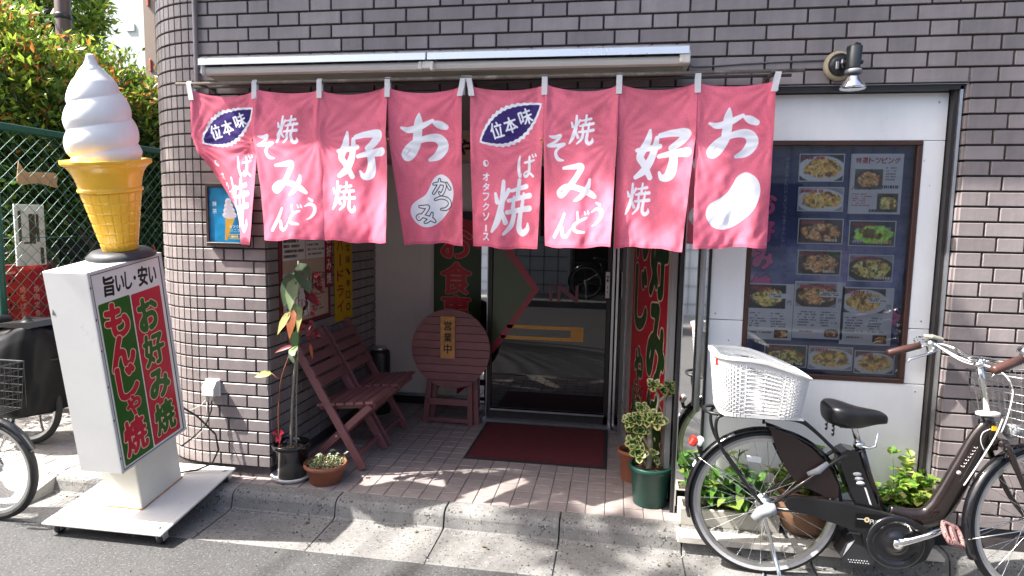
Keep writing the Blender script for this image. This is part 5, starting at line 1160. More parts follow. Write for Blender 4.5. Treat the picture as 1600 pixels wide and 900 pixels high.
a = bars[1][int(len(bars[1])*.70)]; m = MB(); m.box(a+Vector((.005,-.01,.03)),(.07,.055,.02), rot=Matrix.Rotation(.25,3,'Y'), bev=.007); S(m, 'control_display', mat('display_ivory', (.55,.53,.42), .4))
m = MB(); m.box(a+Vector((.0,-.01,.0405)),(.05,.036,.003), rot=Matrix.Rotation(.25,3,'Y')); S(m, 'display_screen', mat('display_grey', (.16,.17,.15), .25))
a = bars[-1][int(len(bars[-1])*.66)]; m = MB(); m.lathe([(.0,.03),(.012,.03),(.028,.022),(.034,.008),(.034,0),(0,0)], 20, a+Vector((.01,.02,.012))); S(m, 'bell', M_CHROME)
m = MB(); m.tube([a+Vector((.03,0,0)), a+Vector((.04,-.01,.06)), a+Vector((.04,-.01,.16))], .004, 7); S(m, 'mirror_stem', M_BLKM)
m = MB(); m.box(a+Vector((.035,-.01,.215)),(.022,.13,.085), rot=Matrix.Rotation(.3,3,'Z') @ Matrix.Rotation(-.15,3,'Y'), bev=.010); S(m, 'rear_mirror', mat('mirror_back', (.03,.036,.038), .3, coat=.3))
m = MB(); m.lathe([(.024,0),(.034,.004),(.034,.016),(.024,.020)], 20, M=Matrix.Translation((.892,0,.80)) @ Matrix.Diagonal((1.5,1,1,1))); S(m, 'head_cover', mat('white_plastic', (.75,.75,.73), .35))
m = MB(); m.box((.912,-.026,.752),(.022,.004,.022), bev=.004); m.build('head_badge', mat('badge_yellow', (.75,.42,.01), .35), eb)
m = MB()
for s in (-1, 1): m.tube(smooth_path([(.925,s*.02,.69),(.945,s*.05,.675),(.975,s*.055,.60),(1.06,s*.055,.44),(WB,s*.05,RW)],5), [.013]*11+[.011]*10, 10)
m.box((.935,0,.69),(.05,.10,.03), bev=.01); S(m, 'fork', M_BROWN)
m = MB()
for s in (-1, 1): m.tube([(WB,s*.05,RW),(WB-.345,s*.02,RW-.06)], .0024, 5)
S(m, 'mudguard_stay', M_CHROME)
m = MB(); m.lathe([(0,0),(.028,.0),(.032,.02),(.026,.055),(0,.06)], 18, M=Matrix.Translation((.985,0,.735)) @ Matrix.Rotation(PI/2,4,'Y')); S(m, 'headlight', M_GREYP)
wires = MB(); x0, x1, y0, y1, z0, z1 = .955, 1.27, -.19, .19, .725, .975
def bq(x, y, z): 
    t = (z-z0)/(z1-z0); k = .80+.20*t; return (1.10+(x-1.10)*k, y*k, z)
for i in range(11):
    x = x0+(x1-x0)*i/10
    for y in (y0, y1): wires.tube([bq(x,y,z0), bq(x,y,z1)], .0016, 4, cap=False)
    wires.tube([bq(x,y0,z0), bq(x,y1,z0)], .0016, 4, cap=False)
for i in range(13):
    y = y0+(y1-y0)*i/12
    for x in (x0, x1): wires.tube([bq(x,y,z0), bq(x,y,z1)], .0016, 4, cap=False)
    wires.tube([bq(x0,y,z0), bq(x1,y,z0)], .0016, 4, cap=False)
for k in range(8):
    z = z0+(z1-z0)*k/7; wires.tube([bq(x0,y0,z),bq(x1,y0,z),bq(x1,y1,z),bq(x0,y1,z)], .0017 if k < 7 else .004, 5, closed=True)
S(wires, 'front_basket', mat('basket_wire', (.36,.36,.35), .35, metal=.9))
m = MB()
for d in (0,.012): m.tube(smooth_path([(.80,.20,1.09),(.86,.10,1.02+d),(.93,.0,1.0),(.955,-.05,.93),(.93,-.06,.82),(.91,-.05,.74)],6), .0032, 6)
S(m, 'cable', mat('cable_light', (.62,.62,.62), .4))
m = MB(); m.tube(smooth_path([(.93,-.045,.80),(.905,-.047,.72),(.85,-.047,.60),(.80,-.047,.50)],6), .0035, 6); m.tube(smooth_path([(.895,-.03,.75),(.862,-.04,.735),(.855,-.04,.70),(.87,-.04,.66)],6), .002, 5); m.build('cable', _mats['cable_light'], eb)
# faded mark on the chain case and on the down tube (illegible strokes in the photograph)
c = Cv(300, 110, (8,8,9)); c.rect(10,41,62,46,(214,214,210)); c.ell(82,46,20,20,(214,196,156)); c.ell(82,46,9,11,(120,104,80))
def stroke(c, P, w, col):
    for (ax, ay), (bx, by) in zip(P[:-1], P[1:]):
        d = math.hypot(bx-ax, by-ay)+1e-6; nx, ny = -(by-ay)/d*w/2, (bx-ax)/d*w/2; c.poly([(ax+nx,ay+ny),(bx+nx,by+ny),(bx-nx,by-ny),(ax-nx,ay-ny)], col)
for P in ([(106,76),(108,42),(124,42),(124,56),(110,58)],[(130,44),(130,72),(146,74)],[(146,44),(146,80)],[(156,74),(156,46)],[(166,74),(166,46),(182,44)],[(176,46),(174,72)],[(186,72),(196,40),(202,34)],[(190,58),(200,58)]): stroke(c, P, 4.5, (226,226,222))
c.ell(192,84,13,11,(206,120,160)); c.ell(193,84,5,4,(120,50,80)); stroke(c, [(204,72),(222,66),(238,70),(246,84)], 2.5, (170,150,160))
m = MB(); m.quad((.365,-.0788,.288),(.535,-.0788,.288),(.535,-.0788,.352),(.365,-.0788,.352)); m.build('case_mark', printmat('case_print', c, rough=.3), eb)
m = MB(); a = Vector((.790,-.0345,.558)); e = Vector((.850,-.0345,.672))
m.lathe([(0,0),(.009,0),(.009,.002),(0,.003)], 12, M=Matrix.Translation(a+Vector((-.006,.002,-.008))) @ Matrix.Rotation(PI/2,4,'X'))
for i, h in enumerate((.012,.008,.012,.009,.007,.009,.012)):
    p = a.lerp(e, .16+i*.125); u = (e-a).normalized(); w = Vector((-u.z,0,u.x)); m.tube([p, p+w*h], .0014, 4); m.tube([p, p+u*.008], .0012, 4)
m.build('frame_mark', mat('mark_silver', (.65,.62,.6), .3), eb)

# --- the bicycles at the left edge: a child-carrying bicycle under a black cover and another behind it
def plain_bike(name, label, loc, rz, R, cover, basket, group=None, tyre_grey=False):
    t = thing(name, label, 'bicycle', loc, (0,0,rz), group)
    wheel(t, 0, R, R, None, 28, tyre_grey); wheel(t, 1.05, R, R, None, 28, tyre_grey)
    fender(t, 1.05, R, R, R_(25), R_(170), .022)
    if not cover: fender(t, 0, R, R, R_(20), R_(190), .022)
    m = MB(); m.tube(smooth_path([(.82,0,.74),(.74,0,.56),(.62,0,.36),(.45,0,.27),(.40,0,.27)],5), .021, 10); m.tube([(.42,0,.27),(.30,0,.66)], .017, 8)
    for s in (-1,1): m.tube([(.33,s*.03,.56),(0,s*.06,R)], .008, 6); m.tube([(.42,s*.03,.27),(0,s*.06,R)], .009, 6)
    m.build('main_frame', M_BLKP, t)
    m = MB(); m.tube([(.83,0,.76),(.79,0,.90)], .014, 8); m.tube(smooth_path([(.58,.29,.96),(.68,.28,.98),(.78,.18,.96),(.80,0,.91),(.78,-.18,.96),(.68,-.28,.98),(.58,-.29,.96)],5), .011, 8); m.build('handlebar', M_CHROME, t)
    m = MB()
    for s in (-1,1): m.tube([(.80,s*.02,.70),(.85,s*.05,.62),(1.05,s*.05,R)], .011, 8)
    m.build('fork', M_BLKP, t)
    m = MB(); m.tube([(.30,0,.66),(.26,0,.76)], .013, 8); m.build('seat_post', M_CHROME, t); saddle(t, .25, .80)
    m = MB(); m.prism([(.03,.30),(.05,.36),(.40,.35),(.50,.27),(.42,.19),(.34,.2)], -.075, -.055, 'y'); m.build('chain_case', M_BLKM, t)
    m = MB(); m.tube([(.42,-.07,.27),(.42,-.09,.27),(.50,-.10,.14)], .011, 8); m.box((.50,-.15,.13),(.09,.10,.025), bev=.006); m.build('crank', M_ALLOY, t)
    m = MB(); m.tube(smooth_path([(.24,-.05,.60),(.10,-.065,2*R+.04),(-.25,-.065,2*R+.05),(-.28,0,2*R+.05),(-.25,.065,2*R+.05),(.10,.065,2*R+.04),(.24,.05,.60)],4), .007, 6); m.tube([(-.2,-.065,2*R+.05),(0,-.065,R)], .006, 6); m.build('rear_rack', M_BLKM, t)
    if basket:
        m = MB(); x0, x1, z0, z1 = basket; y0, y1 = -.19, .19
        for i in range(11):
            for y in (y0,y1): m.tube([(x0+(x1-x0)*i/10,y*.85,z0),(x0+(x1-x0)*i/10,y,z1)], .0018, 4, cap=False)
            for x in (x0,x1): m.tube([(x,y0+(y1-y0)*i/10,z0),(x,y0+(y1-y0)*i/10,z1)], .0018, 4, cap=False)
            m.tube([(x0+(x1-x0)*i/10,y0*.85,z0),(x0+(x1-x0)*i/10,y1*.85,z0)], .0018, 4, cap=False)
        for k in range(7):
            q = .85+.15*k/6; m.tube([(x0,y0*q,z0+(z1-z0)*k/6),(x1,y0*q,z0+(z1-z0)*k/6),(x1,y1*q,z0+(z1-z0)*k/6),(x0,y1*q,z0+(z1-z0)*k/6)], .002 if k < 6 else .0045, 4, closed=True)
        m.build('front_basket', mat('basket_black_wire', (.03,.03,.03), .4), t)
    m = MB(); m.tube(smooth_path([(0,-.09,R-.02),(.02,-.12,.12),(.04,-.16,.005)],4), .008, 7); m.tube(smooth_path([(0,.09,R-.02),(.02,.12,.12),(.04,.16,.005)],4), .008, 7); m.tube([(.035,-.15,.03),(.035,.15,.03)], .006, 6); m.build('kickstand', M_CHROME, t)
    return t
lb = plain_bike('bicycle', 'bicycle whose front wheel reaches in at the left edge of the kerb', (-3.885,-.545,-.099), 0, .268, False, (.78,1.07,.55,.80))
cb_ = plain_bike('bicycle', 'bicycle with a black rain cover over its child seat near the green fence', (-3.42,.2,0), PI, .268, True, None)
def hood(s, t):          # a sagging hood over the child seat
    a = s*2*PI; prof = [(1.0,0),(1.05,.10),(1.08,.22),(1.04,.36),(.97,.46),(.86,.53),(.62,.575),(.3,.585),(.0,.59)]
    k = t*(len(prof)-1); i = min(int(k), len(prof)-2); f = k-i; r = prof[i][0]*(1-f)+prof[i+1][0]*f; z = prof[i][1]*(1-f)+prof[i+1][1]*f
    ex = math.copysign(abs(math.cos(a))**.75, math.cos(a)); ey = math.copysign(abs(math.sin(a))**.75, math.sin(a))
    w = 1+.06*math.sin(a*4+z*6)+.03*math.sin(a*7+z*11)+.012*math.sin(a*13-z*18)
    return (.0+.235*r*ex*w-.05*z, .20*r*ey*w, .24+z*.93+.025*math.sin(a*3+1)*(z > .3)-.05*ex*(z > .4))
m = MB(); m.grid(72, 44, hood); o = m.build('rain_cover', mat('cover_black', (.0055,.006,.007), .48, var=.1, vs=7, bump=.3, bs=9, spec=.2), cb_, fixn=False); o.modifiers.new('t','SOLIDIFY').thickness = .003
m = MB(); m.prism([(-.235,.80),(-.20,.83),(.02,.815),(.03,.795),(-.2,.79)], -.14, .14, 'y'); m.build('seat_back_rim', M_BLKM, cb_)
for x in (.02,.09): m = MB(); m.box((x,.225,.47),(.035,.006,.014), bev=.002); m.build('cover_tab', mat('tab_grey', (.5,.5,.5), .3), cb_)
rb = plain_bike('bicycle', 'dark bicycle half hidden behind the rain cover beside the green fence', (-3.30,.66,0.0), PI-.1, .30, False, None)
ob2 = plain_bike('bicycle', 'black bicycle parked against the opposite building, seen in the door glass', (-.22,-6.5,.02), .05, .335, False, (.90,1.22,.66,.92))
# ================================================================== potted plants
M_SOIL = mat('soil', (.055,.038,.026), .95, var=.5, vs=40, bump=1.0, bs=90, speck=[(90,.6,(.30,.22,.14)),(60,.66,(.02,.015,.01))])
M_TERRA = mat('terracotta', (.30,.105,.058), .7, var=.2, vs=14, bump=.15, bs=60, dirt=(8,.62,(.4,.3,.24),.4)); M_GPOT = mat('green_pot_plastic', (.010,.060,.045), .38, var=.08, vs=8)
def pot(mb, c, r0, r1, h, lip=.01, n=36, wall=.006):
    mb.lathe([(r0*.2,0),(r0,0),(r0+.002,.004),(r0+(r1-r0)*.86,h*.86),(r1,h*.87),(r1+lip,h*.875),(r1+lip,h-.003),(r1+lip-.003,h),(r1-wall,h),(r1-wall-.003,h-.03),(r0-wall,h*.5)], n, c)
def leaf(mb, base, d, up, L, W, droop=.25, fold=.25, n=5, mat=0, wave=0.0, rnd=False):
    """a leaf blade: midrib curve with two folded halves"""
    d = Vector(d).normalized(); up = Vector(up); side = d.cross(up)
    side = side.normalized() if side.length > 1e-5 else d.orthogonal().normalized(); nor = side.cross(d).normalized()
    V = []; F = []
    for i in range(n+1):
        t = i/n; p = Vector(base)+d*(L*t)-Vector((0,0,1))*(droop*L*t*t); w = W*.5*(math.sin(PI*t**.75)**.8)*(1 if t < .97 else .3)+.0004
        if rnd: w = W*.5*(math.sqrt(max(0, 1-((t-.62)/.385)**2)) if t > .34 else .15+.75*t/.34*.72)+.0003
        wv = wave*math.sin(t*14)*W
        V += [p+side*w+nor*(fold*w+wv), p, p-side*w+nor*(fold*w-wv)]
    for i in range(n):
        k = 3*i; F += [[k,k+1,k+4,k+3],[k+1,k+2,k+5,k+4]]
    mb.add(V, F, smooth=True, mat=mat)
rp = random.Random(5)
def rdir(r, zmin=-.2): 
    a = r.uniform(0, 2*PI); z = r.uniform(zmin, 1); q = math.sqrt(max(0, 1-z*z)); return Vector((q*math.cos(a), q*math.sin(a), z))

# tall cane begonia in the black pot
bg = thing('potted_plant', 'tall thin begonia with red edged leaves in a black pot beside the lit pier', 'plant', (-1.487,.045,0)); O = off(bg); X, Y = -1.487, .045
tag(bg, group=None)
m = MB(); m.lathe([(.07,.024),(.105,.026),(.118,.045),(.114,.05),(.10,.036),(.05,.034)], 32, (X,Y,-.022)); sc_ = m.build('plant_saucer', mat('saucer_white', (.66,.65,.62), .4, var=.06)); tag(sc_, 'round white saucer under the black pot of the tall begonia', 'saucer')
m = MB(); pot(m, (X,Y,.014), .078, .103, .195, .006); m.build('pot', mat('glazed_black', (.008,.008,.009), .12, coat=.5), bg).matrix_basis = O
m = MB(); m.lathe([(0,.165),(.05,.168),(.095,.16)], 24, (X,Y,.014)); m.build('soil', M_SOIL, bg).matrix_basis = O
M_STK = mat('cane_grey', (.25,.22,.17), .6, var=.25, vs=30); M_STR = mat('cane_red', (.22,.07,.04), .5, var=.3, vs=40)
m = MB(); m.tube(smooth_path([(X-.005,Y,.17),(X+.015,Y-.01,.45),(X+.045,Y-.01,.75),(X+.058,Y-.012,.95),(X+.068,Y-.01,1.26)],5), [.0075]*10+[.006]*11, 8); m.tube(smooth_path([(X+.022,Y+.015,.17),(X+.03,Y+.012,.5),(X+.05,Y+.01,.8)],5), .005, 7); m.build('stem', M_STK, bg).matrix_basis = O
m = MB(); m.tube(smooth_path([(X-.055,Y-.03,.17),(X-.058,Y-.035,.33),(X-.052,Y-.035,.47),(X-.032,Y-.035,.60),(X+.02,Y-.03,.74),(X+.05,Y-.02,.80)],5), .0042, 6); m.tube([(X-.035,Y-.035,.59),(X-.06,Y-.04,.595),(X-.085,Y-.045,.62)], .002, 5); m.build('stem', M_STR, bg).matrix_basis = O
LG, LV, LR, LO, LY = leafmat('begonia_green', (.035,.075,.02)), leafmat('begonia_silver', (.20,.27,.12)), leafmat('petal_red', (.22,.008,.02), trans=.35), leafmat('begonia_orange', (.40,.10,.02), trans=.4), leafmat('leaf_yellow', (.55,.56,.20), trans=.4)
def blade(lm, base, d, up, L, W, **k): q = MB(); leaf(q, base, d, up, L, W, **k); q.build('leaf', lm, bg, fixn=False).matrix_basis = O
BX, BY = X+.055, Y-.02
for lm, p, d, L, W in ((LG,(BX-.005,BY-.01,1.20),(-.15,-.5,-1),.17,.095),(LV,(BX+.01,BY-.03,1.17),(.06,-.55,-1),.16,.075),(LG,(BX+.02,BY,1.25),(.6,-.4,-.75),.17,.095),(LG,(BX,BY,1.02),(.1,-.4,-1),.13,.075),(LO,(BX-.005,BY-.02,.99),(.08,-.6,-1),.14,.055),(LY,(BX-.02,BY-.03,.98),(-.5,-.45,-.9),.12,.045),(LY,(BX+.045,BY-.03,1.01),(.05,-.5,-1),.12,.034),(LG,(BX-.01,BY,.90),(.2,-.3,-1),.13,.07),(LR,(BX+.05,BY+.01,1.10),(.7,.1,-.7),.10,.05),
    (LV,(BX-.005,BY-.03,.78),(.35,-.6,-.2),.075,.06),(LG,(BX-.01,BY-.03,.765),(.3,-.5,-.6),.07,.05),(LO,(BX+.0,BY-.03,.76),(.3,-.4,-.95),.05,.035),(LO,(BX+.09,BY-.02,.80),(.3,-.2,-1),.07,.018),(LY,(X-.085,Y-.045,.62),(-.9,-.25,.05),.10,.04),(LR,(BX-.02,BY,.78),(-1,-.2,-.15),.11,.025),(LR,(X-.055,Y-.032,.27),(-.5,-.3,.3),.05,.03),(LR,(X-.055,Y-.032,.27),(.6,-.3,.4),.05,.03),(LR,(X-.055,Y-.032,.27),(.2,-.4,-.8),.05,.025),(LR,(X-.055,Y-.032,.26),(-.4,-.3,-.8),.04,.025)):
    blade(lm, p, d, (0,-.8,.5), L, W, wave=.05, fold=.2)
m = MB()
for i in range(44):
    b_ = Vector((BX+.10+rp.uniform(-.05,.06), BY+rp.uniform(-.03,.03), 1.12+rp.uniform(-.07,.07))) if i < 27 else Vector((BX+.075+rp.uniform(-.02,.045), BY+rp.uniform(-.02,.02), .93+rp.uniform(-.13,.07)))
    leaf(m, b_, rdir(rp,-1), (0,-1,.2), rp.uniform(.03,.045), rp.uniform(.02,.03), n=3)
m.tube(smooth_path([(BX,BY,1.2),(BX+.06,BY,1.21),(BX+.10,BY,1.14)],4), .002, 5); m.tube(smooth_path([(BX,BY,1.03),(BX+.05,BY,1.04),(BX+.075,BY,.95)],4), .002, 5)
m.build('blossom', LR, bg, fixn=False, kind='stuff').matrix_basis = O
m = MB()
for i in range(40): 
    a, q = rp.uniform(0,2*PI), rp.uniform(0,.085); m.box((X+q*math.cos(a),Y+q*math.sin(a),.182),(rp.uniform(.006,.016),.008,.006), rot=Matrix.Rotation(rp.uniform(0,3),3,'Z'))
m.build('bark_chip', mat('bark_chip', (.42,.33,.22), .8, var=.4, vs=30), bg, kind='stuff').matrix_basis = O

# terracotta bowl of small succulents
X, Y = -1.272, .03
bw_ = thing('potted_plant', 'low terracotta bowl of tiny pale succulents on the kerb edge', 'plant', (X,Y,0)); O = off(bw_)
m = MB(); m.lathe([(.03,.0),(.082,.0),(.085,.012),(.088,.014),(.108,.088),(.118,.092),(.122,.10),(.120,.114),(.113,.116),(.106,.095),(.05,.08)], 40, (X,Y,0)); m.build('bowl', M_TERRA, bw_).matrix_basis = O
m = MB(); m.lathe([(0,.10),(.06,.10),(.108,.094)], 24, (X,Y,0)); m.build('soil', M_SOIL, bw_).matrix_basis = O
SU = [leafmat('succulent_pale', (.33,.42,.22)), leafmat('succulent_olive', (.20,.20,.05)), leafmat('succulent_white', (.55,.58,.45))]
m = MB()
for i in range(420):
    a, q = rp.uniform(0,2*PI), .108*math.sqrt(rp.random()); b_ = Vector((X+q*math.cos(a), Y+q*math.sin(a), .10+rp.uniform(0,.022)))
    leaf(m, b_, rdir(rp,.1), (0,0,1), rp.uniform(.010,.022), rp.uniform(.005,.009), n=2, mat=rp.choice((0,1,1,2)), fold=.5)
for i in range(16):
    a, q = rp.uniform(0,2*PI), rp.uniform(.02,.1); p = Vector((X+q*math.cos(a), Y+q*math.sin(a), .11)); h = rp.uniform(.02,.05); p2 = p+Vector((rp.uniform(-.02,.03), rp.uniform(-.02,.02), h))
    m.tube([p, p2], .0015, 4, mat=1)
    for j in range(7): leaf(m, p2, rdir(rp,-.2), (0,0,1), .018, .010, n=2, mat=rp.choice((0,2,2)), fold=.4)
m.build('succulent', SU, bw_, fixn=False, kind='stuff').matrix_basis = O

# variegated jade plant in the green pot
X, Y = .548, .118
jd = thing('potted_plant', 'variegated jade plant with pale trunk in a dark green pot at the porch edge', 'plant', (X,Y,0)); O = off(jd)
m = MB(); pot(m, (X,Y,0), .086, .108, .215, .007); m.build('pot', M_GPOT, jd).matrix_basis = O
m = MB(); m.lathe([(0,.19),(.05,.192),(.104,.184)], 24, (X,Y,0)); m.build('soil', M_SOIL, jd).matrix_basis = O
M_TR = mat('jade_bark', (.33,.28,.21), .75, var=.3, vs=40, bump=.4, bs=120)
J = [leafmat('jade_green', (.05,.13,.04), rough=.25, trans=.1), leafmat('jade_cream', (.58,.55,.20), rough=.3, trans=.2)]
TB = [[(X-.01,Y,.19),(X-.005,Y,.28),(X-.012,Y-.005,.36),(X-.02,Y,.46)],[(X-.008,Y,.30),(X-.05,Y-.01,.37),(X-.095,Y-.02,.42)],[(X-.012,Y,.40),(X+.02,Y,.52),(X+.028,Y,.575),(X+.005,Y,.63)],[(X+.024,Y,.555),(X+.065,Y-.005,.60),(X+.078,Y-.005,.635)],[(X-.01,Y,.20),(X-.06,Y-.01,.25)],[(X-.02,Y,.44),(X-.09,Y,.47)],[(X-.01,Y,.33),(X-.045,Y,.44),(X-.05,Y,.48)]]
m = MB()
for i, q in enumerate(TB): m.tube(smooth_path(q,5), [.015,.011,.0085,.008,.009,.007,.006][i], 8)
m.build('trunk', M_TR, jd).matrix_basis = O
m = MB()
def rosette(mb, c, r, n, pale=.5):
    c = Vector(c); upj = Vector((rp.uniform(-.35,.35),-.75,rp.uniform(.45,.8))).normalized(); Qj = upj.to_track_quat('Z','Y').to_matrix()
    for i in range(n):
        a = i*2.4; t = i/n; d = Qj @ Vector((math.cos(a)*(1-.55*t), math.sin(a)*(1-.55*t), .15+.9*t)); L = r*(1-.40*t)*rp.uniform(.9,1.15)
        leaf(mb, c, d, upj, L, L*.66, droop=.06, fold=.16, n=7, mat=1, rnd=True)                          # cream margin
        leaf(mb, c+upj*.0014+d.normalized()*L*.03, d, upj, L*.90, L*(.68 if rp.random() > pale*.7 else .40)*.82, droop=.08, fold=.22, n=4, mat=0)
for c_, r, n, pl_ in (((X-.02,Y-.02,.475),.062,12,.6),((X+.015,Y-.035,.468),.064,12,.7),((X-.105,Y-.02,.455),.052,12,.3),((X-.075,Y-.03,.47),.05,10,.3),((X-.125,Y,.44),.05,10,.2),((X-.05,Y+.02,.50),.05,9,.4),((X+.0,Y,.645),.048,10,.9),((X+.045,Y-.01,.625),.042,9,.9),((X+.082,Y-.005,.645),.044,9,.8),((X-.06,Y,.52),.045,9,.5),((X+.06,Y+.01,.60),.035,6,1),((X-.07,Y-.04,.285),.062,12,.1),((X-.09,Y-.01,.32),.06,12,.1),((X-.06,Y+.03,.30),.06,10,.1),((X-.09,Y+.03,.38),.06,10,.0),((X-.06,Y-.03,.40),.055,10,.0),((X+.01,Y-.03,.29),.032,5,1),((X+.02,Y-.02,.255),.026,5,1),((X+.028,Y-.03,.235),.022,5,1)):
    rosette(m, c_, r, n, pl_)
m.build('foliage', J, jd, fixn=False, kind='stuff').matrix_basis = O
m = MB()
for i in range(30): 
    a, q = rp.uniform(0,2*PI), rp.uniform(0,.095); leaf(m, (X+q*math.cos(a),Y+q*math.sin(a),.196), rdir(rp,-.1), (0,0,1), .022, .014, n=2, droop=0)
m.build('fallen_leaf', leafmat('leaf_litter', (.34,.26,.14), trans=.1), jd, fixn=False, kind='stuff').matrix_basis = O

# terracotta pot with a reddish succulent just behind it
X, Y = .462, .42
tp = thing('potted_plant', 'reddish small plant in a terracotta pot behind the green jade pot', 'plant', (X,Y,0)); O = off(tp)
m = MB(); pot(m, (X,Y,0), .06, .082, .185, .006); m.build('pot', M_TERRA, tp).matrix_basis = O
m = MB(); m.lathe([(0,.165),(.076,.16)], 20, (X,Y,0)); m.build('soil', M_SOIL, tp).matrix_basis = O
m = MB(); RDL = [leafmat('red_tip_leaf', (.16,.035,.02), trans=.2), leafmat('dull_green_leaf', (.04,.075,.025), trans=.2)]
for i in range(16):
    a = rp.uniform(0,2*PI); p = Vector((X+rp.uniform(-.04,.04),Y+rp.uniform(-.04,.04),.16)); e = p+Vector((rp.uniform(-.05,.12),rp.uniform(-.08,.05),rp.uniform(.12,.46))); m.tube([p, p.lerp(e,.5)+Vector((0,0,.02)), e], .003, 5, mat=1)
    for j in range(14): leaf(m, p.lerp(e, rp.uniform(.45,1.03)), rdir(rp,-.2), (0,0,1), rp.uniform(.025,.04), .012, n=2, mat=0 if rp.random() < .5 else 1)
m.build('foliage', RDL, tp, fixn=False, kind='stuff').matrix_basis = O

# ================================================================== plants under the display window
stn = MB(); stn.box((1.13,-.185,-.018),(.93,.10,.035), bev=.004); tag(stn.build('concrete_slab', mat('pale_slab', (.50,.475,.43), .85, var=.1, bump=.3, bs=120)), 'pale concrete slab lying along the kerb under the planter', 'slab')
tr_ = thing('planter_trough', 'long pale concrete planter with broad variegated leaves behind the rear bicycle wheel', 'plant', (.93,-.03,0)); O = off(tr_)
m = MB(); x0, x1, y0, y1, h = .685, 1.16, -.115, .028, .088
for (x, y, w, d) in (((x0+x1)/2,y0+.01,x1-x0,.02),((x0+x1)/2,y1-.01,x1-x0,.02),(x0+.01,(y0+y1)/2,.02,y1-y0-.04),(x1-.01,(y0+y1)/2,.02,y1-y0-.04)): m.box((x,y,h/2),(w,d,h), bev=.003)
m.box(((x0+x1)/2,(y0+y1)/2,.01),(x1-x0-.03,y1-y0-.03,.02)); m.build('trough', mat('trough_stone', (.40,.385,.34), .8, var=.12, bump=.3, bs=90, dirt=(6,.6,(.2,.18,.15),.5)), tr_).matrix_basis = O
m = MB(); m.box(((x0+x1)/2,(y0+y1)/2,.065),(x1-x0-.045,y1-y0-.045,.03)); m.build('soil', M_SOIL, tr_).matrix_basis = O
BL = [leafmat('broad_green', (.10,.23,.04), trans=.4), leafmat('broad_lime', (.33,.45,.10), trans=.45), leafmat('broad_dark', (.045,.12,.025), trans=.3), leafmat('stem_green', (.14,.22,.06))]
m = MB()
for i in range(26):
    px, py = rp.uniform(x0+.03,x1-.03), rp.uniform(y0+.03,y1-.02); H = rp.uniform(.08,.30)*(1.0 if px < .95 else .75); p = Vector((px,py,.08)); e = p+Vector((rp.uniform(-.07,.07),rp.uniform(-.06,.03),H)); m.tube([p, p.lerp(e,.5)+Vector((.01,0,0)), e], .003, 5, mat=3)
    nl = rp.randint(7,11)
    for j in range(nl):
        t = .35+.65*j/nl; d = rdir(rp,-.1); d.y -= .35; leaf(m, p.lerp(e,t), d, (0,0,1), rp.uniform(.07,.115), rp.uniform(.030,.046), droop=rp.uniform(.15,.5), fold=.3, n=5, mat=rp.choice((0,0,0,1,2)), wave=.03)
for q in ((.99,-.10,.10),(.90,-.11,.12)): leaf(m, q, (.5,-.6,.3), (0,0,1), .09, .06, mat=1)
m.build('foliage', BL, tr_, fixn=False, kind='stuff').matrix_basis = O

X, Y = 1.285, -.045
bp_ = thing('potted_plant', 'bushy light green plant in a round brown terracotta pot behind the chain case', 'plant', (X,Y,0)); O = off(bp_)
m = MB(); m.lathe([(.03,-.0),(.09,0),(.125,.04),(.148,.10),(.150,.15),(.142,.19),(.135,.205),(.14,.21),(.142,.225),(.13,.228),(.122,.20),(.05,.18)], 40, (X,Y,0.002)); m.build('pot', mat('brown_pot', (.20,.105,.06), .5, var=.15, vs=8), bp_).matrix_basis = O
m = MB(); m.lathe([(0,.20),(.124,.195)], 20, (X,Y,0)); m.build('soil', M_SOIL, bp_).matrix_basis = O
ML = [leafmat('mint_lime', (.30,.46,.07), trans=.5), leafmat('mint_green', (.13,.27,.04), trans=.45), leafmat('mint_yellow', (.52,.55,.14), trans=.45), _mats['stem_green']]
def mint(mb, c, n, spread, hmin, hmax, ls):
    for i in range(n):
        a = rp.uniform(0,2*PI); q = spread*math.sqrt(rp.random()); p = Vector(c)+Vector((q*.5*math.cos(a), q*.5*math.sin(a), 0)); e = Vector(c)+Vector((q*math.cos(a)*1.15, q*math.sin(a)*.9, rp.uniform(hmin,hmax))); mb.tube([p, p.lerp(e,.6)+Vector((0,0,.02)), e], .0022, 5, mat=3)
        for j in range(rp.randint(7,11)):
            t = rp.uniform(.4,1.03); L = rp.uniform(*ls); leaf(mb, p.lerp(e,t), rdir(rp,-.1), (0,0,1), L, L*.82, droop=.25, fold=.22, n=4, mat=rp.choice((0,0,1,1,2)), wave=.04)
m = MB(); mint(m, (X,Y-.01,.20), 34, .19, .03, .19, (.03,.05)); m.build('foliage', ML, bp_, fixn=False, kind='stuff').matrix_basis = O
X, Y = 1.735, -.055
gp = thing('potted_plant', 'yellow-green leafy plant in a wide dark green pot next to the right pier', 'plant', (X,Y,0)); O = off(gp)
m = MB(); pot(m, (X,Y,0), .10, .135, .195, .008); m.build('pot', M_GPOT, gp).matrix_basis = O
m = MB(); m.lathe([(0,.175),(.128,.17)], 20, (X,Y,0)); m.build('soil', M_SOIL, gp).matrix_basis = O
m = MB(); mint(m, (X-.03,Y,.18), 40, .15, .02, .12, (.03,.048)); mint(m, (X-.02,Y,.20), 6, .10, .16, .24, (.038,.055)); mint(m, (X+.09,Y,.18), 5, .04, .10, .16, (.035,.05))
m.build('foliage', ML, gp, fixn=False, kind='stuff').matrix_basis = O
m = MB()
for i in range(30): 
    a, q = rp.uniform(-1.4,1.2), rp.uniform(.06,.12); m.box((X+q*math.cos(a),Y+q*math.sin(a),.180),(rp.uniform(.008,.02),.01,.008), rot=Matrix.Rotation(rp.uniform(0,3),3,'Z'), bev=.002)
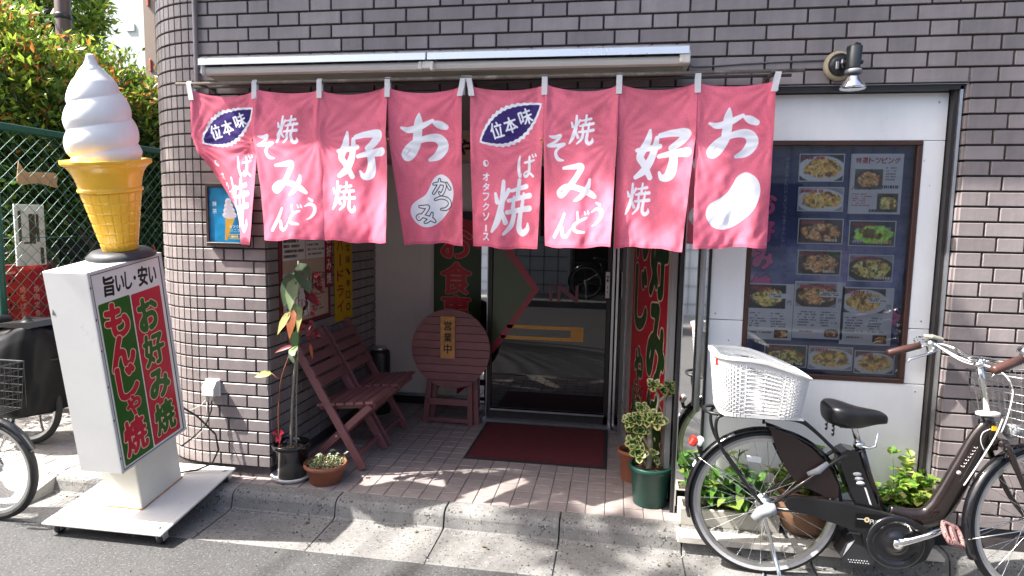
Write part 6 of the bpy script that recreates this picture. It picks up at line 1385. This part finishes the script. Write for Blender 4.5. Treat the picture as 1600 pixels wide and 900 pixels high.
m.build('bark_chip', _mats['bark_chip'], gp, kind='stuff').matrix_basis = O
cp_ = MB(); cp_.lathe([(.02,0),(.045,0),(.058,.085),(.062,.086),(.062,.10),(.056,.10),(.05,.08)], 24, (1.52,.0,0)); tag(cp_.build('small_pot', mat('orange_plastic', (.5,.09,.03), .45)), 'small orange plastic pot between the brown and the wide green pots', 'pot')
m = MB(); m.box((1.80,-.165,-.012),(.12,.09,.022), bev=.004); tag(m.build('paving_stone', _mats['pale_slab']), 'small loose grey stone slab under the pedal', 'stone')

# grit, dry leaves and butts that gather along the gutter
m = MB(); rg = random.Random(21); GL_ = [mat('grit_dark', (.06,.055,.05), .9, var=.3, vs=40), leafmat('dry_leaf', (.16,.12,.07), trans=.1), mat('grit_pale', (.4,.38,.35), .9)]
for i in range(420):
    x = rg.uniform(-3.2,2.3); y = -.225-abs(rg.gauss(0,.018)) if rg.random() < .6 else (rg.uniform(-.54,-.22) if rg.random() < .6 else rg.uniform(-1.2,-.54)); z = -.097 if y > -.53 else -.103; s_ = rg.uniform(.002,.006)
    m.box((x,y,z+s_*.3),(s_*rg.uniform(.8,1.8),s_,s_*.8), rot=Matrix.Rotation(rg.uniform(0,3),3,'Z'), mat=0 if rg.random() < .6 else 2)
for i in range(9):
    x = rg.uniform(-3.0,2.2); y = -.235-abs(rg.gauss(0,.03)) if rg.random() < .6 else rg.uniform(-.9,-.25); leaf(m, (x,y,-.094), (rg.uniform(-1,1),rg.uniform(-1,1),.12), (0,0,1), rg.uniform(.018,.04), rg.uniform(.010,.018), n=3, mat=1, droop=.1)
for i in range(5): leaf(m, (rg.uniform(-1.5,.6),rg.uniform(-.06,.4),.004), (rg.uniform(-1,1),rg.uniform(-1,1),.1), (0,0,1), rg.uniform(.015,.03), .010, n=3, mat=1, droop=.1)
tag(m.build('litter', GL_, fixn=False), 'grit and dry leaf bits scattered along the gutter and road edge', 'litter', kind='stuff')
# ================================================================== beyond the corner: fence, hedge, trees, pole, far building
M_FG = mat('fence_green', (.012,.085,.055), .4, metal=.0, var=.15, vs=14)
fc = thing('chain_link_fence', 'green chain link fence running back beside the shop corner', 'fence', (-3.7,.35,0)); O = off(fc); FX = -3.7
def FZ(y): return 2.0
for y in (.345, 2.15, 3.95): m = MB(); m.tube([(FX,y,-.05),(FX,y,2.09)], .022, 10); m.lathe([(.024,0),(.024,.02),(.012,.03),(0,.032)], 10, (FX,y,2.08)); m.build('post', M_FG, fc).matrix_basis = O
m = MB(); m.box((FX,2.14,2.067),(.05,3.66,.048), bev=.006)
for i in range(9): m.box((FX+.027,.48+.24*i,2.067),(.004,.012,.018), bev=.001)
m.build('top_rail', M_FG, fc).matrix_basis = O
m = MB()
for z in (.55,.85,1.33): m.tube([(FX,.345,z),(FX,3.95,z)], .0022, 5)
m.build('line_wire', M_FG, fc).matrix_basis = O
m = MB(); p_ = .094; z0, z1 = .25, 2.05; ya, yb = .345, 3.95; k = .95
n = int((yb-ya+(z1-z0)/k)/p_)
for i in range(-2, n+2):
    for sgn in (1, -1):
        yb0 = ya+i*p_-((z1-z0)/k if sgn > 0 else 0); yt0 = yb0+sgn*(z1-z0)/k if sgn > 0 else yb0-(z1-z0)/k
        if sgn < 0: yb0, yt0 = ya+i*p_, ya+i*p_-(z1-z0)/k
        P0, P1 = Vector((FX+.0022*sgn,yb0,z0)), Vector((FX+.0022*sgn,yt0,z1))
        def clip(P0, P1):
            d = P1-P0; t0, t1 = 0, 1
            for lim, s in ((ya, 1), (yb, -1)):
                a = (P0.y-lim)*s; b_ = d.y*s
                if abs(b_) < 1e-9: 
                    if a < 0: return None
                elif b_ > 0: t0 = max(t0, -a/b_)
                else: t1 = min(t1, -a/b_)
            return (P0+d*t0, P0+d*t1) if t1 > t0 else None
        c_ = clip(P0, P1)
        if c_: m.tube(c_, .0021, 4, cap=False)
m.build('netting', mat('fence_wire_green', (.10,.26,.20), .38, var=.3, vs=20), fc, kind='stuff').matrix_basis = O
# sheets hung on the far side of the fence
c = Cv(150, 310, (206,204,196)); n1 = noise2(310,150,30,c.rng,4); c.a *= (1+(n1[...,None]-.5)*.15)
for x, y0, y1, w in ((22,30,190,16),(84,46,200,34),(112,46,190,16),(96,110,150,44),(60,190,200,50),(130,220,306,20)):
    mm_ = np.zeros((310,150), np.float32); mm_[y0:y1, max(0,x-w//2):x+w//2] = 1; mm_ = blur(mm_, 3)*(.55+.7*noise2(310,150,9,c.rng,3)); c.comp(np.clip((mm_-.35)*3,0,1).astype(np.float32), (70,62,46))
ws_ = thing('worn_sign', 'white sign board with peeling brown lettering fixed behind the green fence', 'sign', (FX-.03,.6,1.1)); O = off(ws_)
m = MB(); m.box((FX-.035,.604,1.347),(.012,.23,.425), bev=.002); m.build('board', M_WHITE, ws_).matrix_basis = O
m = MB(); m.quad((FX-.0285,.491,1.136),(FX-.0285,.717,1.136),(FX-.0285,.717,1.558),(FX-.0285,.491,1.558)); m.build('print', printmat('worn_sign', c, rough=.6), ws_).matrix_basis = O
m = MB(); P = [(.035,1.70),(.05,1.80),(.075,1.755),(.105,1.735),(.15,1.745),(.235,1.75),(.285,1.75),(.30,1.715),(.29,1.68),(.30,1.655),(.27,1.655),(.235,1.665),(.17,1.675),(.10,1.665),(.055,1.655),(.035,1.675)]
m.prism([(.48+y*1.22, 1.74+(z-1.70)*1.12) for y, z in P], FX-.03, FX-.025, 'x'); tag(m.build('cardboard_scrap', mat('cardboard', (.52,.32,.17), .8, var=.12, vs=10)), 'torn piece of brown cardboard stuck behind the green fence', 'cardboard')
c = Cv(260, 400, (176,44,34)); c.a *= (1+(noise2(400,260,60,c.rng,3)[...,None]-.5)*.3); c.poly([(150,20),(260,0),(260,400),(150,400)], (158,26,40))
for i in range(10): c.ell(26+(i%3)*26+c.rng.randint(-5,5), 70+(i//3)*52+c.rng.randint(-8,8), 7, 9, (40,24,24))
for j, (x, q) in enumerate(((120,'焼そばお好み焼'),(176,'焼肉定食一品料理'))):
    for i, h in enumerate(q): c.ch(h, x, 110+i*38, 24, 28, (214,150,130), bold=.03)
for i, h in enumerate('大特価'): c.ch(h, 40+i*36, 300+i*20, 34, 40, (214,160,140), bold=.03)
c.rect(4,24,90,34,(214,150,130)); 
rb_ = thing('banner', 'red cloth banner with pale lettering hanging behind the green fence', 'banner', (FX-.06,.55,.5)); O = off(rb_)
m = MB(); m.grid(16, 12, lambda s, t: (FX-.06+.012*math.sin(s*11),   .36+.42*s, .52+.615*t), uvfn=lambda s, t: (s, t)); o = m.build('cloth', printmat('red_banner', c, rough=.8), rb_, fixn=False); o.matrix_basis = O; o.modifiers.new('t','SOLIDIFY').thickness = .003
m = MB(); m.tube([(FX-.06,.35,1.14),(FX-.06,.80,1.14)], .008, 6); m.build('rod', mat('rod_red', (.25,.03,.02), .5), rb_).matrix_basis = O
# dark steel shed behind the fence
sh = thing('shed', 'dark grey sheet metal shed in shadow behind the green fence', 'shed', (-4.85,2.6,0)); O = off(sh); MS = mat('shed_dark', (.045,.042,.05), .55, var=.12, vs=4)
m = MB(); m.box((-4.85,2.75,.90),(1.0,2.6,1.78)); m.build('wall', MS, sh).matrix_basis = O
for i in range(9):
    m = MB(); m.box((-4.342,1.60+.288*i,.90),(.016,.27,1.76), bev=.006); m.build('panel', MS, sh).matrix_basis = O
m = MB(); m.box((-4.85,2.75,1.81),(1.12,2.7,.04)); m.build('roof', MS, sh).matrix_basis = O

# hedge of photinia with copper young leaves
LH = [leafmat('hedge_dark', (.03,.07,.016), rough=.28, trans=.3), leafmat('hedge_green', (.10,.19,.03), rough=.28, trans=.45), leafmat('hedge_lime', (.30,.42,.05), rough=.35, trans=.5), leafmat('hedge_copper', (.52,.21,.06), rough=.35, trans=.5)]
rh = np.random.RandomState(12)
def leaves(centers, dirs, Ls, Ws, mi, name, parent, mats, O=None):
    """many small folded leaves as one mesh, built with arrays"""
    n = len(centers); d = dirs/np.linalg.norm(dirs, axis=1, keepdims=True); ref = rh.randn(n, 3); side = np.cross(d, ref); side /= np.linalg.norm(side, axis=1, keepdims=True)+1e-9; nor = np.cross(side, d)
    L = Ls[:, None]; Wd = Ws[:, None]
    v = np.stack([centers, centers+d*L*.45+side*Wd*.5+nor*Wd*.18, centers+d*L*.5, centers+d*L*.45-side*Wd*.5+nor*Wd*.18, centers+d*L-nor*L*.12], 1).reshape(-1, 3)
    base = np.arange(n)[:, None]*5; f = np.concatenate([base+np.array([[0,2,1]]), base+np.array([[0,3,2]]), base+np.array([[1,2,4]]), base+np.array([[2,3,4]])], 1).reshape(-1, 3)
    me = bpy.data.meshes.new(name); me.vertices.add(len(v)); me.vertices.foreach_set('co', v.ravel()); me.loops.add(f.size); me.loops.foreach_set('vertex_index', f.ravel().astype(np.int32))
    me.polygons.add(len(f)); me.polygons.foreach_set('loop_start', np.arange(0, f.size, 3, dtype=np.int32)); me.polygons.foreach_set('loop_total', np.full(len(f), 3, np.int32))
    for m_ in mats: me.materials.append(m_)
    me.polygons.foreach_set('material_index', np.repeat(mi, 4).astype(np.int32)); me.update(calc_edges=True); me.validate()
    o = bpy.data.objects.new(name, me); COL.objects.link(o); o.parent = parent
    if O is not None: o.matrix_basis = O
    return o
M_BARK = mat('bark', (.10,.075,.055), .85, var=.35, vs=18, bump=.6, bs=40)
def shrub(name, label, cat, c, rad, n, pal, group, trunk_h, lsize=(.05,.085), top=.62, low=0.0):
    cx, cy, cz = c; t = thing(name, label, cat, (cx,cy,0), group=group); O = off(t)
    m = MB(); r_ = random.Random(int(cx*100+cy*37)); 
    for i in range(7):
        a = r_.uniform(0,2*PI); e = Vector((cx+rad[0]*.7*math.cos(a), cy+rad[1]*.7*math.sin(a), cz+rad[2]*r_.uniform(-.2,.8))); b_ = Vector((cx+.06*math.cos(a),cy+.06*math.sin(a),0))
        m.tube(smooth_path([b_, Vector((cx+.1*math.cos(a),cy+.1*math.sin(a),trunk_h)), b_.lerp(e,.7)+Vector((0,0,.15)), e],4), lerp_r([.035,.028,.016,.006],13), 6)
    m.build('trunk', M_BARK, t).matrix_basis = O
    # clumps of leaves near an uneven crown surface, plus sparse inner ones
    nc = n//26; u = rh.randn(nc, 3); u /= np.linalg.norm(u, axis=1, keepdims=True); rr = rh.uniform(.62, 1.06, nc)*(1+.16*np.sin(u[:, 0]*5+cx)*np.cos(u[:, 2]*6+cy)); C = np.array([cx,cy,cz])+u*rr[:, None]*np.array(rad)
    C = C[C[:, 2] > low]; nc = len(C)
    idx = rh.randint(0, nc, n); P = C[idx]+rh.randn(n, 3)*np.array([.075,.075,.06]); D = rh.randn(n, 3)+np.array([0,0,.35])+(C[idx]-np.array([cx,cy,cz]))/np.array(rad)*.8
    h = (P[:, 2]-(cz-rad[2]))/(2*rad[2]); young = (h+rh.randn(n)*.12+((C[idx, 0]*7+C[idx, 1]*5) % 1)*.25) > top  # young leaves on top; darker leaves lower down also stand in for shade
    pick = rh.rand(n); mi = np.where(young, np.where(pick < pal[0], 3, np.where(pick < pal[0]+pal[1], 2, 1)), np.where(pick < .62, 0, np.where(pick < .96, 1, 2)))
    leaves(P, D, rh.uniform(*lsize, n), rh.uniform(.016,.027, n)*lsize[1]/.08, mi, 'crown', t, LH, O)
    return t
GH = 'photinia shrubs behind the fence'
LS = (.065,.11)
LS = (.06,.105)
shrub('hedge_shrub', 'copper tipped photinia shrub at the left edge behind the fence', 'shrub', (-4.5,1.25,2.2), (.50,.55,.85), 19000, (.17,.45), GH, .9, LS, top=.66)
shrub('hedge_shrub', 'copper tipped photinia shrub behind the tip of the ice cream', 'shrub', (-4.55,2.15,2.15), (.52,.6,.85), 19000, (.17,.40), GH, .9, LS, top=.70)
shrub('hedge_shrub', 'copper tipped photinia shrub against the rounded shop corner', 'shrub', (-4.5,3.05,2.1), (.52,.62,.85), 19000, (.22,.40), GH, .9, LS, top=.68)
shrub('hedge_shrub', 'dark lower photinia mass behind the fence netting', 'shrub', (-4.15,2.4,1.0), (.28,2.2,.95), 9000, (0,.1), GH, .5, LS, top=1.5)
shrub('tree', 'bright green tree rising beyond the hedge and the utility pole', 'tree', (-7.25,4.6,4.25), (.50,.55,.75), 5000, (.02,.75), 'trees beyond the hedge', 2.2, (.09,.15), top=.2)
shrub('tree', 'green leaved tree at the upper left beyond the hedge', 'tree', (-6.6,3.1,4.1), (.75,.7,.7), 6000, (0,.5), 'trees beyond the hedge', 2.2, (.09,.14), top=.4)
# unseen tree added at left; leaf clumps along sun rays shade curtains and kerb
sx = thing('added_shade_tree', 'unseen tall tree added beyond the left edge, leaf clumps placed to dapple the shop front', 'tree', (-8.2,-4.5,0)); O = off(sx)
T_ = 7.0; spots = [(-.63,-.15,1.76,.16),(-.60,-.15,1.54,.17),(-.28,-.15,1.72,.16),(-.26,-.15,1.50,.13),(.04,-.2,1.72,.09),(.44,-.22,1.72,.09),(.46,-.22,1.56,.07),(.95,-.2,1.72,.09),
   (.08,-.14,-.1,.17),(.22,-.36,-.1,.13),(.48,-.12,-.1,.10),(.02,-.02,0,.06),(.62,-.42,-.1,.08),(1.98,0,.85,.05),(2.2,0,.7,.07),(1.3,0,.55,.1),
   (-1.42,-.19,2.06,.08),(-1.19,-.19,2.06,.08),(-0.96,-.19,2.06,.08),(-0.73,-.19,2.06,.08),(-0.50,-.19,2.06,.08),(-0.27,-.19,2.06,.08),(-0.04,-.19,2.06,.08),(0.19,-.19,2.06,.08),(0.42,-.19,2.06,.08),(0.65,-.19,2.06,.08),(0.88,-.19,2.06,.08),
   (-2.34,.15,1.85,.13),(-2.3,.1,2.2,.20),(-2.1,0,1.95,.16),(-2.0,0,2.3,.2),(-1.85,0,2.0,.12),(-1.8,0,2.3,.18),(-2.3,.1,2.6,.2),(-2.0,0,2.65,.2),(-1.75,0,2.6,.15)]
C = []; m = MB(); m.tube(smooth_path([(-8.2,-4.5,-.1),(-8.15,-4.5,2.5),(-7.9,-4.4,4.5),(-7.4,-4.3,5.6)],5), lerp_r([.17,.14,.11,.07],16), 12)
for (x, y, z, r) in spots:
    c_ = np.array([x-SUN_A*T_, y-SUN_B*T_, z+T_]); k = int((3.2 if z > .4 else 7.0)*PI*r*r/.0030)+6; C.append(np.column_stack([np.repeat(c_[None], k, 0)+(lambda u: u/np.linalg.norm(u, axis=1, keepdims=True)*(rh.rand(k, 1)**.45))(rh.randn(k, 3))*r]))
    m.tube(smooth_path([(-7.4,-4.3,5.6),(c_[0]*.7-2.0,-3.6,c_[2]-1.2),tuple(c_)],4), lerp_r([.04,.016,.004],9), 5, cap=False)
m.build('trunk', M_BARK, sx).matrix_basis = O
C = np.concatenate(C); n_ = len(C); leaves(C, rh.randn(n_,3)+np.array([0,0,.2]), rh.uniform(.09,.13,n_), rh.uniform(.05,.075,n_), rh.randint(0,2,n_), 'crown', sx, LH, O)
# utility pole
up = thing('utility_pole', 'brown steel utility pole standing in the photinia hedge', 'pole', (-4.9,2.19,0)); O = off(up)
m = MB(); m.tube([(-4.9,2.19,-.1),(-4.9,2.19,6.0)], .066, 20); m.build('shaft', mat('pole_brown', (.085,.055,.05), .5, var=.15, vs=6, streak=True), up).matrix_basis = O
m = MB(); m.tube([(-4.99,2.13,3.40),(-5.01,2.09,3.37),(-4.97,2.08,3.32)], .012, 6); m.lathe([(.068,0),(.073,.01),(.073,.04),(.068,.05)], 20, (-4.9,2.19,3.33)); m.build('band', M_BLACK, up).matrix_basis = O
# pale green house beyond
gh = thing('house', 'pale green rendered house with a brown column beyond the hedge', 'building', (-10.5,9.0,0)); O = off(gh)
m = MB(); m.box((-11.2,10.2,4.4),(3.6,2.4,9.0)); m.build('wall', mat('house_pale_green', (.50,.56,.53), .7, var=.05, vs=2), gh).matrix_basis = O
m = MB(); m.box((-9.27,9.1,4.4),(.25,.5,9.0)); m.build('column', mat('house_column', (.20,.15,.12), .6, var=.1), gh).matrix_basis = O
m = MB(); m.box((-9.82,8.985,5.42),(.2,.03,.16), bev=.01); m.build('vent_box', M_WHITE, gh).matrix_basis = O
m = MB()
for z in (4.6,5.9): m.box((-9.27,8.83,z),(.05,.04,.25), bev=.01)
m.build('bracket', mat('bracket_red', (.5,.12,.07), .5), gh).matrix_basis = O
m = MB(); m.box((-10.6,8.98,3.2),(1.0,.04,.9)); m.build('window', M_DARKF, gh).matrix_basis = O

# opposite side of the lane, for the mirrors and door glass
op = thing('tiled_building', 'white tiled building across the lane, seen mirrored in the door', 'building', (0,-7.4,0)); O = off(op)
MW = mat('white_wall_tile', (.75,.75,.73), .35, var=.05, vs=3); 
m = MB(); m.box((-5.6,-8.2,2.0),(10.0,1.6,4.2)); m.box((5.9,-8.2,2.0),(9.8,1.6,4.2)); m.box((.2,-8.2,3.15),(1.7,1.6,1.9)); m.box((.2,-8.6,1.1),(1.7,.6,2.4)); m.build('wall', MW, op).matrix_basis = O
m = MB(); m.box((.2,-8.2,1.1),(1.5,.05,2.2)); m.build('door', M_DARKF, op).matrix_basis = O
m = MB()
for i in range(-14, 16): m.box((i*.3+.05,-7.397,1.65),(.012,.012,3.2)) if not (-.6 < i*.3+.05-.0 < 1.0) else None
for k in range(11): 
    m.box((-3.0,-7.396,.2+.3*k),(4.7,.010,.012)); m.box((3.0,-7.396,.2+.3*k),(3.9,.010,.012))
m.build('joint', M_GROUT, op, kind='stuff').matrix_basis = O
m = MB()
for x in (-3.4,2.6): m.box((x,-7.39,1.7),(1.3,.05,1.0))
m.build('window', M_DARKF, op).matrix_basis = O
